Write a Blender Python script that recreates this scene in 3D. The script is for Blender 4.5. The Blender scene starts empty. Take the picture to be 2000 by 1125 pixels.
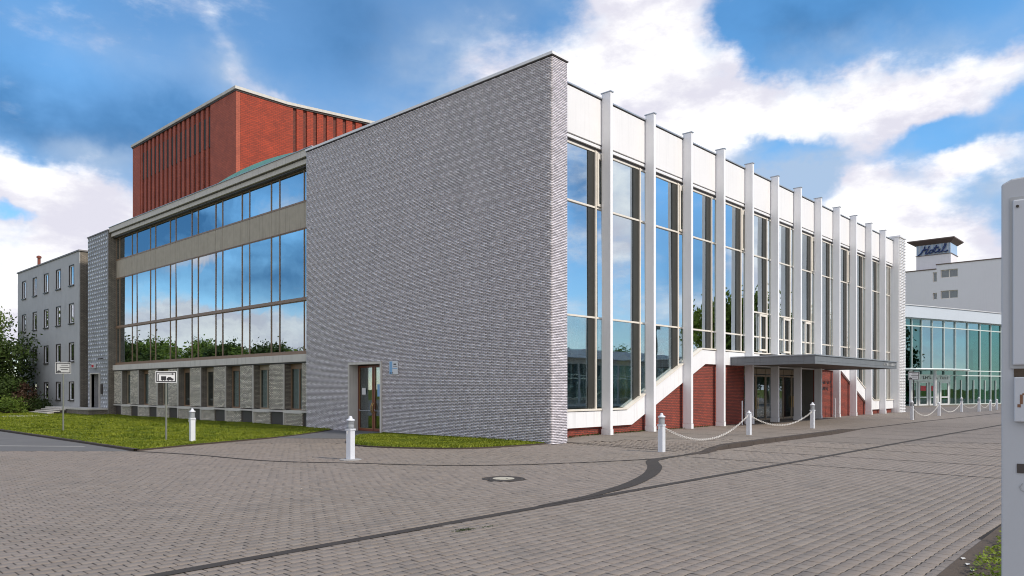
import bpy, math, random
import numpy as np
from mathutils import Vector, Matrix
R = math.radians
random.seed(7); rng = np.random.default_rng(7)
S = bpy.context.scene
COL = S.collection

# ------------------------------------------------------------------ camera
H = 1.93
RX, RY = .6792, .7340            # the building axes seen from the camera: +X recedes right, +Y recedes left
cd = bpy.data.cameras.new('camera'); cam = bpy.data.objects.new('camera', cd); COL.objects.link(cam)
cd.sensor_width = 36; cd.lens = 26.154; cd.shift_y = .09875; cd.clip_start = .1; cd.clip_end = 6000
right = Vector((RX, -RY, 0)); fwd = Vector((RY, RX, 0)); up = Vector((0, 0, 1))
m = Matrix((right, up, -fwd)).transposed().to_4x4(); m.translation = (0, 0, H)
cam.matrix_world = m
S.camera = cam
S.view_settings.view_transform = 'Standard'; S.view_settings.look = 'None'
S.view_settings.exposure = 1.08; S.view_settings.gamma = 1; S.view_settings.use_curve_mapping = False
S.cycles.filter_width = 1.05
S.render.resolution_x = 1024; S.render.resolution_y = 576

# ------------------------------------------------------------------ node helper
class NT:
    def __init__(s, nt): s.nt = nt; nt.nodes.clear()
    def n(s, t, **k):
        nd = s.nt.nodes.new(t)
        for a, b in k.items(): setattr(nd, a, b)
        return nd
    def l(s, a, b): s.nt.links.new(a, b)
    def m(s, op, a, b=None, c=None, clamp=False):
        nd = s.n('ShaderNodeMath', operation=op, use_clamp=clamp)
        for i, v in enumerate((a, b, c)):
            if v is None: continue
            if isinstance(v, (int, float)): nd.inputs[i].default_value = v
            else: s.l(v, nd.inputs[i])
        return nd.outputs[0]
    def vm(s, op, a, b=None, sc=None):
        nd = s.n('ShaderNodeVectorMath', operation=op)
        for i, v in enumerate((a, b)):
            if v is None: continue
            if isinstance(v, (tuple, list)): nd.inputs[i].default_value = v
            else: s.l(v, nd.inputs[i])
        if sc is not None:
            if isinstance(sc, (int, float)): nd.inputs['Scale'].default_value = sc
            else: s.l(sc, nd.inputs['Scale'])
        return nd.outputs['Value' if op in ('DOT_PRODUCT', 'LENGTH') else 'Vector']
    def noise(s, vec, scale, detail=4, rough=.55, col=False, dist=0):
        nd = s.n('ShaderNodeTexNoise'); nd.inputs['Scale'].default_value = scale
        nd.inputs['Detail'].default_value = detail; nd.inputs['Roughness'].default_value = rough
        nd.inputs['Distortion'].default_value = dist
        if vec is not None: s.l(vec, nd.inputs['Vector'])
        return nd.outputs['Color' if col else 'Fac']
    def ramp(s, f, stops, mode='LINEAR'):
        nd = s.n('ShaderNodeValToRGB'); cr = nd.color_ramp; cr.interpolation = mode
        while len(cr.elements) < len(stops): cr.elements.new(.5)
        for e, (p, c) in zip(cr.elements, stops):
            e.position = p; e.color = (c, c, c, 1) if isinstance(c, (int, float)) else (*c, 1)
        if not isinstance(f, (int, float)): s.l(f, nd.inputs[0])
        return nd.outputs[0]
    def mix(s, f, a, b, blend='MIX'):
        nd = s.n('ShaderNodeMix', data_type='RGBA', blend_type=blend)
        for ix, v in ((0, f), (6, a), (7, b)):
            sk = nd.inputs[ix]
            if isinstance(v, (int, float)): sk.default_value = v if ix == 0 else (v, v, v, 1)
            elif isinstance(v, (tuple, list)): sk.default_value = (*v[:3], 1)
            else: s.l(v, sk)
        return nd.outputs[2]
    def smooth(s, v, lo, hi):
        nd = s.n('ShaderNodeMapRange', interpolation_type='SMOOTHSTEP')
        nd.inputs[1].default_value = lo; nd.inputs[2].default_value = hi; s.l(v, nd.inputs[0])
        return nd.outputs[0]

# ------------------------------------------------------------------ sky with clouds
SUN_EL, SUN_AZ = 42, -82          # degrees; azimuth from +X towards +Y
W = bpy.data.worlds.new('World'); S.world = W; W.use_nodes = True
t = NT(W.node_tree)
out = t.n('ShaderNodeOutputWorld'); bg = t.n('ShaderNodeBackground')
sky = t.n('ShaderNodeTexSky', sky_type='NISHITA'); sky.sun_disc = False
sky.sun_elevation = R(SUN_EL); sky.sun_rotation = R(90 - SUN_AZ); sky.air_density = 1.0; sky.dust_density = .1; sky.ozone_density = 5.0
hs = t.n('ShaderNodeHueSaturation'); hs.inputs['Saturation'].default_value = 1.15; hs.inputs['Value'].default_value = 1.0; hs.inputs['Hue'].default_value = .492
t.l(sky.outputs[0], hs.inputs['Color'])
tc = t.n('ShaderNodeTexCoord').outputs['Generated']
nrm = t.vm('NORMALIZE', tc)
sep = t.n('ShaderNodeSeparateXYZ'); t.l(nrm, sep.inputs[0])
wob = t.vm('SCALE', t.vm('SUBTRACT', t.noise(nrm, 3.2, 6, .58, col=True), (.5, .5, .5)), None, .13)
wob2 = t.vm('SCALE', t.vm('SUBTRACT', t.noise(nrm, 14, 5, .6, col=True), (.5, .5, .5)), None, .05)
wd = t.vm('ADD', t.vm('ADD', nrm, wob), wob2)
sw = t.n('ShaderNodeSeparateXYZ'); t.l(wd, sw.inputs[0])
az = t.m('MULTIPLY', t.m('ARCTAN2', sw.outputs[1], sw.outputs[0]), 57.2958)
el = t.m('MULTIPLY', t.m('ARCSINE', sw.outputs[2]), 57.2958)
def blob(a0, e0, sa, se, rot, amp):
    """one cloud bank at azimuth a0, elevation e0 (degrees)"""
    da = t.m('SUBTRACT', az, a0); de = t.m('SUBTRACT', el, e0)
    c, s_ = math.cos(R(rot)), math.sin(R(rot))
    p = t.m('ADD', t.m('MULTIPLY', da, c / sa), t.m('MULTIPLY', de, s_ / sa))
    q = t.m('ADD', t.m('MULTIPLY', da, -s_ / se), t.m('MULTIPLY', de, c / se))
    d = t.m('ADD', t.m('MULTIPLY', p, p), t.m('MULTIPLY', q, q))
    return t.m('MULTIPLY', t.m('EXPONENT', t.m('MULTIPLY', d, -1.0)), amp)
# cloud banks of this sky: (azimuth, elevation, half width, half height, tilt, weight)
BANKS = [(33.0, 26.0, 4.6, 7, 14, 1.35), (31.5, 20.3, 5.4, 3.8, 8, 1.25), (23, 19.3, 6.5, 2.3, 2, 1.15), (14.5, 19.6, 6, 1.9, 0, 1.05),
         (31, 16.2, 5, 2.2, 30, .7), (18.6, 13.2, 2.6, 3.0, 20, 1.4), (16, 9.8, 3.6, 4.2, 10, 1.35), (12, 6, 7, 4.0, 0, 1.1), (9.5, 14.6, 3.2, 1.3, -8, .75), (9, 20, 3, 1.6, 0, .5),
         (43.5, 24.0, 4.6, 3.2, 0, .55), (38, 20.5, 4.0, 3.5, 0, .75), (48, 18, 5, 2.5, 0, .35),
         (63.8, 23.4, 1.0, 3.6, -50, .34), (60.5, 20.6, 3.0, 1.0, 25, .34), (56, 20, 4, 2.0, -10, .2), (71, 21, 6, 1.6, 12, .22),
         (73, 12.3, 6.5, 1.7, 4, 1.3), (78, 12.2, 3.0, 1.8, 0, .8), (72.5, 8.4, 7.0, 2.6, 2, 1.5), (78, 4, 8, 3, 0, 1.2), (77, 10.3, 1.6, .7, 0, -.8), (73, 6, 2.2, .7, 10, -.5),
         (22.9, 15.8, 3.6, 2.0, 10, -1.5), (25.8, 12.5, 3.5, 2.5, 0, -.7), (21, 25.4, 6.5, 1.9, 0, -.9), (12.5, 16.6, 2.0, .9, 0, -.7), (68, 18, 6, 2.0, 8, -.6), (53, 25, 4, 2.5, 0, -.4),
         (-20, 11, 5, 8, 0, 1.15), (-34, 13, 2.2, 4, 0, .9), (-25, 22, 7, 3, 0, .5), (-17, 3, 10, 5, 0, .9),
         (106, 12.5, 4.0, 2.2, 15, 1.2), (114.5, 8.8, 3.0, .9, 20, 1.15), (113, 3.2, 12, 1.7, 0, 1.1), (120, 13.5, 3, 2, 0, .6), (105, 6, 3, 1.5, 0, .7), (115, 12, 9, 6, 0, -.45)]
dens = None
for b in BANKS:
    v = blob(*b); dens = v if dens is None else t.m('ADD', dens, v)
flat = t.vm('MULTIPLY', nrm, (1, 1, 2.2))
gen = t.noise(flat, 2.6, 8, .6, dist=.3)
gen2 = t.noise(flat, 9, 6, .6)
fine = t.noise(flat, 26, 5, .6)
dens = t.m('ADD', dens, t.m('MULTIPLY', t.m('SUBTRACT', gen, .52), 1.5))
dens = t.m('ADD', dens, t.m('MULTIPLY', t.m('SUBTRACT', gen2, .5), .75))
dens = t.m('ADD', dens, t.m('MULTIPLY', t.m('SUBTRACT', fine, .5), .42))
# more cloud in the part of the sky nobody sees, added to brighten and warm the ambient light
behind = t.m('MULTIPLY', t.smooth(t.m('MULTIPLY', t.vm('DOT_PRODUCT', nrm, (RY, RX, 0)), -1), -.45, .45), .75)
dens = t.m('ADD', dens, behind)
cover = t.smooth(dens, .06, .66)
thick = t.smooth(dens, .30, 1.15)
shade = t.noise(t.vm('ADD', flat, (.05, .02, .35)), 6, 7, .62)
ccol = t.mix(thick, (.29, .34, .43), (.55, .545, .54))
ccol = t.mix(t.smooth(shade, .38, .62), ccol, (.37, .365, .415))
ccol = t.mix(t.m('MULTIPLY', t.smooth(gen2, .5, .7), .5), ccol, (.66, .65, .635))
skyc = t.vm('SCALE', hs.outputs[0], None, .10)
# grey blue rain veil high up
veil = t.m('MULTIPLY', t.smooth(t.noise(flat, 1.7, 4, .5), .42, .62), .42)
skyc = t.mix(veil, skyc, (.075, .135, .25))
def veilsum(L):
    r = None
    for b in L:
        v = blob(*b); r = v if r is None else t.m('ADD', r, v)
    return r
soft = t.noise(t.vm('MULTIPLY', nrm, (1, 1, 1.6)), 5.5, 5, .55)
dark = t.m('MULTIPLY', veilsum([(76, 17, 6, 2.6, 0, 1.0), (67, 17.5, 5, 2.6, -20, .8), (21, 25.2, 7, 1.9, 0, .9), (55, 25.5, 4.5, 2.6, 0, .8), (61, 18, 5, 1.6, 0, .45),
                          (-28, 8, 3, 3, 0, .6), (113, 12, 10, 5, 0, 1.6), (121, 8, 4, 3, 0, .5), (-37, 16, 2.5, 5, 0, .9)]), t.smooth(soft, .25, .6), clamp=True)
skyc = t.mix(t.m('MULTIPLY', dark, .85), skyc, (.022, .086, .200))
pale = t.m('MULTIPLY', veilsum([(43, 22.5, 6.5, 4, 0, 1.3), (50, 18.5, 7, 2.6, 0, .6), (36.5, 24, 4, 6, 0, .9), (63.6, 23.2, 1.7, 4.6, -50, .95), (59, 19.6, 5, 1.6, 15, .75), (71, 22, 5, 1.8, 10, .35),
                          (72, 15.2, 5, 1.0, 0, .6), (14, 22.5, 7, 1.6, 0, .5), (26, 17, 8, 4, 0, .5), (22.5, 15, 8, 4, 0, 2.0), (11, 15, 5, 4, 0, 1.8), (20, 23, 6, 1.6, 0, .5), (48, 23, 5, 4, 0, .6), (70, 13.5, 7, 2.0, 0, .5)]), t.smooth(soft, .30, .68), clamp=True)
skyc = t.mix(t.m('MULTIPLY', pale, .88), skyc, (.215, .275, .365))
fin = t.mix(cover, skyc, ccol)
t.l(fin, bg.inputs[0]); bg.inputs[1].default_value = 1.0
t.l(bg.outputs[0], out.inputs[0])
W.cycles.sampling_method = 'MANUAL'; W.cycles.sample_map_resolution = 1024

sd = bpy.data.lights.new('sun', 'SUN'); sun = bpy.data.objects.new('sun', sd); COL.objects.link(sun)
sd.energy = 1.55; sd.angle = R(6); sd.color = (1, .93, .83)
dv = Vector((math.cos(R(SUN_AZ)) * math.cos(R(SUN_EL)), math.sin(R(SUN_AZ)) * math.cos(R(SUN_EL)), math.sin(R(SUN_EL))))
sun.rotation_euler = dv.to_track_quat('Z', 'Y').to_euler()

# ------------------------------------------------------------------ materials
MATS = {}
def new_mat(name):
    mt = bpy.data.materials.new(name); mt.use_nodes = True; MATS[name] = mt
    t = NT(mt.node_tree); o = t.n('ShaderNodeOutputMaterial'); p = t.n('ShaderNodeBsdfPrincipled')
    t.l(p.outputs[0], o.inputs[0]); return mt, t, p, o
def plain(name, col, rough=.6, var=.12, scale=3, bump=0, metal=0, stain=0, spec=.5, island=0, streak=0):
    mt, t, p, o = new_mat(name)
    g = t.n('ShaderNodeNewGeometry'); pos = g.outputs['Position']
    n1 = t.noise(pos, scale, 5, .6)
    f = t.m('ADD', t.m('MULTIPLY', t.m('SUBTRACT', n1, .5), var * 2.4), 1.0)
    n2 = t.noise(pos, scale * 14, 3, .6)
    f = t.m('MULTIPLY', f, t.m('ADD', t.m('MULTIPLY', t.m('SUBTRACT', n2, .5), var), 1.0))
    if island:
        oi = t.n('ShaderNodeObjectInfo')
        r = t.m('FRACT', t.m('ADD', g.outputs['Random Per Island'], oi.outputs['Random']))
        f = t.m('MULTIPLY', f, t.m('ADD', t.m('MULTIPLY', t.m('SUBTRACT', r, .5), island * 2), 1.0))
    c = t.vm('SCALE', t.mix(0.0, col, col), None, f)
    if stain:
        ns = t.noise(t.vm('MULTIPLY', pos, (1, 1, .35)), 1.3, 6, .65)
        c = t.mix(t.m('MULTIPLY', t.smooth(ns, .5, .75), stain), c, tuple(q * .45 for q in col))
    if streak:
        ns = t.noise(t.vm('MULTIPLY', pos, (9, 9, .35)), 1.0, 4, .6)
        c = t.mix(t.m('MULTIPLY', t.smooth(ns, .5, .72), streak), c, tuple(q * .5 for q in col))
    t.l(c, p.inputs['Base Color']); p.inputs['Roughness'].default_value = rough; p.inputs['Metallic'].default_value = metal
    p.inputs['Specular IOR Level'].default_value = spec
    if bump:
        b = t.n('ShaderNodeBump'); b.inputs['Strength'].default_value = bump; b.inputs['Distance'].default_value = .01
        t.l(n2, b.inputs['Height']); t.l(b.outputs[0], p.inputs['Normal'])
    return mt
def brickmat(name, c1, c2, mortar, axis, bw=.22, bh=.0625, ms=.012, bump=.6, rough=.75):
    """brick courses for walls too far off to pick a brick from; axis 'x' or 'y' = run of the wall"""
    mt, t, p, o = new_mat(name)
    pos = t.n('ShaderNodeNewGeometry').outputs['Position']
    s = t.n('ShaderNodeSeparateXYZ'); t.l(pos, s.inputs[0])
    c = t.n('ShaderNodeCombineXYZ')
    if axis == 'both': t.l(t.m('ADD', s.outputs[0], s.outputs[1]), c.inputs[0])
    else: t.l(s.outputs[0 if axis == 'x' else 1], c.inputs[0])
    t.l(s.outputs[2], c.inputs[1])
    b = t.n('ShaderNodeTexBrick'); t.l(c.outputs[0], b.inputs['Vector'])
    b.inputs['Scale'].default_value = 1; b.inputs['Brick Width'].default_value = bw; b.inputs['Row Height'].default_value = bh
    b.inputs['Mortar Size'].default_value = ms; b.inputs['Mortar Smooth'].default_value = .2; b.inputs['Bias'].default_value = 0
    b.inputs['Color1'].default_value = (*c1, 1); b.inputs['Color2'].default_value = (*c2, 1); b.inputs['Mortar'].default_value = (*mortar, 1)
    n1 = t.noise(pos, .8, 5, .6)
    n2 = t.noise(pos, 30, 3, .6)
    f = t.m('MULTIPLY', t.m('ADD', t.m('MULTIPLY', n1, .7), .65), t.m('ADD', t.m('MULTIPLY', n2, .3), .85))
    t.l(t.vm('SCALE', b.outputs['Color'], None, f), p.inputs['Base Color'])
    bp = t.n('ShaderNodeBump'); bp.inputs['Strength'].default_value = bump; bp.inputs['Distance'].default_value = .012; bp.invert = True
    t.l(b.outputs['Fac'], bp.inputs['Height']); t.l(bp.outputs[0], p.inputs['Normal'])
    p.inputs['Roughness'].default_value = rough
    return mt
def glassmat(name, refl, tint=(.93, .97, 1), trans=(.55, .66, .68), wave=.02, rough=.0, fk=1.0):
    mt, t, p, o = new_mat(name); t.nt.nodes.remove(p)
    gl = t.n('ShaderNodeBsdfGlossy'); gl.inputs['Roughness'].default_value = rough; gl.inputs['Color'].default_value = (*tint, 1)
    tr = t.n('ShaderNodeBsdfTransparent'); tr.inputs['Color'].default_value = (*trans, 1)
    pos = t.n('ShaderNodeNewGeometry').outputs['Position']
    bp = t.n('ShaderNodeBump'); bp.inputs['Strength'].default_value = wave; bp.inputs['Distance'].default_value = .2
    t.l(t.noise(pos, .55, 2, .5), bp.inputs['Height']); t.l(bp.outputs[0], gl.inputs['Normal'])
    fr = t.n('ShaderNodeFresnel'); fr.inputs['IOR'].default_value = 1.5
    f = t.m('ADD', t.m('MULTIPLY', fr.outputs[0], (1 - refl) * fk), refl, clamp=True)
    mx = t.n('ShaderNodeMixShader'); t.l(f, mx.inputs[0]); t.l(tr.outputs[0], mx.inputs[1]); t.l(gl.outputs[0], mx.inputs[2])
    t.l(mx.outputs[0], o.inputs[0])
    return mt

plain('brick_dull', (.61, .565, .57), .42, .08, 1.5, island=.10, stain=.20, streak=.12)
plain('brick_light', (.76, .72, .73), .32, .07, 3, island=.10, stain=.14, streak=.10)
plain('mortar_dark', (.040, .034, .040), .9, .2, 2)
plain('brick_end', (.68, .64, .68), .35, .1, 3, island=.22)
plain('white_paint', (.80, .80, .81), .45, .05, .8, streak=.10, stain=.05)
plain('white_panel', (.80, .79, .79), .5, .045, .7, streak=.10)
plain('white_band', (.82, .82, .83), .5, .06, 1.2, streak=.24)
plain('pillar_paint', (.84, .84, .855), .42, .05, .8, streak=.07)
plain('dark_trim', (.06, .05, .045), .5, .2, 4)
plain('zinc', (.42, .45, .48), .4, .12, 3, metal=.5)
plain('cream_frame', (.74, .69, .61), .4, .1, 3)
plain('bronze_frame', (.26, .165, .10), .42, .2, 3)
plain('bronze_light', (.36, .29, .21), .42, .2, 3)
plain('painted_reflection', (.036, .036, .030), .35, .2, 1.2)  # dark colour standing in for the pillars mirrored in the glass
plain('concrete_light', (.60, .57, .52), .75, .12, 2, streak=.35, bump=.2)
plain('concrete_rib', (.42, .375, .30), .8, .16, 2.5, streak=.45)
plain('brick_relief', (.74, .70, .60), .7, .2, 3, island=.3)
plain('concrete_grey', (.33, .32, .31), .8, .15, 2, bump=.3, stain=.3)
plain('office_render', (.46, .465, .465), .8, .08, 1.2, bump=.3, stain=.25)
plain('tower_light', (.64, .66, .69), .4, .1, 3, island=.25)
plain('slate_coping', (.20, .19, .19), .6, .15, 3)
plain('canopy_metal', (.17, .185, .20), .45, .10, 2, streak=.3)
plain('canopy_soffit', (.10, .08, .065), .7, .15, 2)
plain('brass', (.55, .36, .13), .3, .15, 6, metal=.8)
plain('wood_red', (.20, .055, .03), .35, .2, 5)
plain('curtain', (.72, .74, .70), .85, .12, 6)
plain('interior_dark', (.035, .035, .033), .8, .2, 1)
plain('interior_mid', (.20, .19, .16), .8, .2, 1)
plain('interior_white', (.78, .80, .78), .6, .05, 2)
plain('step_stone', (.30, .31, .22), .7, .2, 2)
plain('yellow_paint', (.80, .60, .03), .5, .12, 4)
plain('bollard_white', (.66, .68, .72), .42, .07, 5, stain=.22)
plain('lamp_grey', (.40, .42, .44), .35, .12, 6)
plain('chain_white', (.72, .69, .65), .5, .2, 9, stain=.3)
plain('rust', (.22, .11, .06), .8, .3, 9)
plain('sign_white', (.66, .67, .68), .4, .04, 5)
plain('sign_back', (.42, .43, .43), .5, .08, 4)
plain('ink', (.018, .018, .022), .5, .1, 5)
plain('blue_print', (.22, .42, .66), .5, .05, 5)
plain('post_grey', (.17, .18, .155), .6, .2, 6, stain=.2)
plain('copper_green', (.17, .40, .34), .7, .25, 3, stain=.4)
plain('hotel_render', (.78, .77, .79), .8, .04, .15, bump=.2, streak=.06)
plain('hotel_blue', (.35, .50, .70), .5, .1, 1)
plain('hotel_letter', (.03, .055, .17), .4, .1, 2)
plain('roof_brown', (.15, .11, .10), .6, .15, 1)
plain('pavilion_fascia', (.55, .60, .66), .4, .05, .3)
plain('green_frame', (.60, .68, .66), .4, .05, 1)
plain('red_poster', (.55, .02, .03), .5, .05, 1)
plain('asphalt', (.135, .128, .122), .85, .14, .8, bump=.5, stain=.25)
plain('asphalt_dark', (.046, .037, .030), .9, .25, 3, bump=.5)
plain('asphalt_path', (.115, .115, .12), .85, .15, 1.2, bump=.4)
plain('kerb_dark', (.055, .040, .030), .85, .3, 2.5, bump=.5)
plain('soil', (.09, .065, .045), .95, .3, 3, bump=.8)
plain('joint', (.022, .017, .013), .95, .3, 3)
plain('iron', (.055, .045, .036), .6, .25, 12, bump=.4)
plain('cast_concrete', (.46, .42, .33), .8, .15, 8, bump=.3)
plain('pylon_paint', (.50, .52, .545), .38, .035, 1.4, stain=.10, streak=.06)
plain('pylon_panel', (.56, .585, .62), .3, .035, 2, stain=.06)
plain('bark', (.09, .065, .045), .9, .3, 6, bump=.8)
glassmat('glass_foyer', .70, tint=(.86, .95, 1.0), wave=.012)
glassmat('glass_foyer_low', .30, tint=(.86, .95, 1.0), trans=(.86, .93, .88), wave=.012, fk=.6)
glassmat('glass_wing', .60, tint=(.84, .95, 1.0), trans=(.80, .95, .93), wave=.02)
glassmat('glass_dark', .07, trans=(.8, .85, .85), wave=.02, fk=.6)
glassmat('glass_office', .62, wave=.05)
glassmat('glass_green', .20, tint=(.60, .85, .85), trans=(.22, .45, .38), wave=.02, fk=.25)
glassmat('glass_pale', .38, tint=(.70, .88, .95), trans=(.25, .45, .40), wave=.02, fk=.25)
brickmat('brick_grey_far', (.46, .43, .38), (.34, .32, .28), (.14, .13, .12), 'both', bh=.07)
brickmat('brick_brown_far', (.30, .26, .21), (.20, .175, .14), (.08, .07, .06), 'both', bh=.07)
brickmat('brick_red', (.33, .062, .035), (.22, .042, .028), (.07, .03, .025), 'x', bh=.075)
brickmat('brick_red_far', (.38, .046, .014), (.27, .034, .012), (.12, .025, .012), 'both', bw=.4, bh=.15, bump=.4)
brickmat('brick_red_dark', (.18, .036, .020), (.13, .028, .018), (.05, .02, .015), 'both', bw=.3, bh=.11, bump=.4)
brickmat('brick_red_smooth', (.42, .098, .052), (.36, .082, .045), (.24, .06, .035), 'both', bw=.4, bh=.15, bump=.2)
brickmat('tower_slate', (.38, .39, .41), (.33, .34, .36), (.22, .225, .24), 'both', bh=.08)

def pave_mat():
    mt, t, p, o = new_mat('paver')
    g = t.n('ShaderNodeNewGeometry'); pos = g.outputs['Position']; oi = t.n('ShaderNodeObjectInfo')
    r = t.m('FRACT', t.m('ADD', g.outputs['Random Per Island'], oi.outputs['Random']))
    big = t.noise(pos, .16, 5, .6); mid = t.noise(pos, 1.1, 5, .6); fine = t.noise(pos, 90, 3, .7); spots = t.noise(pos, 5, 5, .65)
    c = t.mix(t.smooth(r, 0, 1), (.208, .171, .138), (.242, .203, .168))
    c = t.mix(t.m('MULTIPLY', t.smooth(big, .35, .65), .45), c, (.25, .205, .175))
    c = t.mix(t.m('MULTIPLY', t.smooth(mid, .5, .72), .45), c, (.145, .128, .112))
    c = t.mix(t.m('MULTIPLY', t.smooth(spots, .56, .72), .5), c, (.14, .125, .11))
    c = t.vm('SCALE', c, None, t.m('ADD', t.m('MULTIPLY', fine, .9), .55))
    t.l(c, p.inputs['Base Color']); p.inputs['Roughness'].default_value = .82
    b = t.n('ShaderNodeBump'); b.inputs['Strength'].default_value = .35; b.inputs['Distance'].default_value = .006
    t.l(fine, b.inputs['Height']); t.l(b.outputs[0], p.inputs['Normal'])
    # the same stones carried on by the material where they are too far to tell apart
    mt, t, p, o = new_mat('paving_far')
    pos = t.n('ShaderNodeNewGeometry').outputs['Position']
    bt = t.n('ShaderNodeTexBrick'); t.l(pos, bt.inputs['Vector']); bt.inputs['Scale'].default_value = 1
    bt.inputs['Brick Width'].default_value = .2; bt.inputs['Row Height'].default_value = .165; bt.inputs['Mortar Size'].default_value = .007
    bt.inputs['Color1'].default_value = (.196, .162, .132, 1); bt.inputs['Color2'].default_value = (.230, .193, .160, 1); bt.inputs['Mortar'].default_value = (.045, .034, .027, 1)
    big = t.noise(pos, .16, 5, .6); mid = t.noise(pos, 1.1, 5, .6)
    c = t.mix(t.m('MULTIPLY', t.smooth(big, .35, .65), .40), bt.outputs['Color'], (.24, .20, .17))
    c = t.mix(t.m('MULTIPLY', t.smooth(mid, .5, .72), .40), c, (.145, .128, .112))
    t.l(c, p.inputs['Base Color']); p.inputs['Roughness'].default_value = .82
def leaf_mat(name, c1, c2, trans=.3):
    mt, t, p, o = new_mat(name)
    g = t.n('ShaderNodeNewGeometry'); r = g.outputs['Random Per Island']
    n = t.noise(g.outputs['Position'], .9, 3, .5)
    f = t.m('ADD', t.m('MULTIPLY', r, .45), t.m('MULTIPLY', t.smooth(n, .35, .65), .55))
    c = t.mix(f, c1, c2); t.l(c, p.inputs['Base Color']); p.inputs['Roughness'].default_value = .6
    p.inputs['Specular IOR Level'].default_value = .3
    tr = t.n('ShaderNodeBsdfTranslucent'); t.l(c, tr.inputs[0]); mx = t.n('ShaderNodeMixShader'); mx.inputs[0].default_value = trans
    t.l(p.outputs[0], mx.inputs[1]); t.l(tr.outputs[0], mx.inputs[2]); t.l(mx.outputs[0], o.inputs[0])
def grass_ground():
    mt, t, p, o = new_mat('lawn_soil')
    pos = t.n('ShaderNodeNewGeometry').outputs['Position']
    n1 = t.noise(pos, .5, 5, .6); n2 = t.noise(pos, 6, 4, .7)
    c = t.mix(t.smooth(n1, .35, .65), (.07, .098, .010), (.15, .17, .018))
    c = t.mix(t.m('MULTIPLY', t.smooth(n2, .5, .75), .6), c, (.17, .145, .05))
    c = t.mix(t.m('MULTIPLY', t.smooth(t.noise(pos, 1.4, 4, .6), .55, .75), .7), c, (.035, .06, .010))
    t.l(c, p.inputs['Base Color']); p.inputs['Roughness'].default_value = .9; p.inputs['Specular IOR Level'].default_value = .1
pave_mat(); grass_ground()
leaf_mat('grass_blade', (.085, .13, .008), (.27, .30, .025))
leaf_mat('leaf_dark', (.018, .034, .009), (.075, .12, .022))
leaf_mat('leaf_mid', (.06, .11, .014), (.17, .23, .035))
leaf_mat('leaf_fresh', (.07, .12, .010), (.26, .32, .035))
leaf_mat('leaf_red', (.035, .018, .012), (.09, .05, .03))
M = MATS

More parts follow.
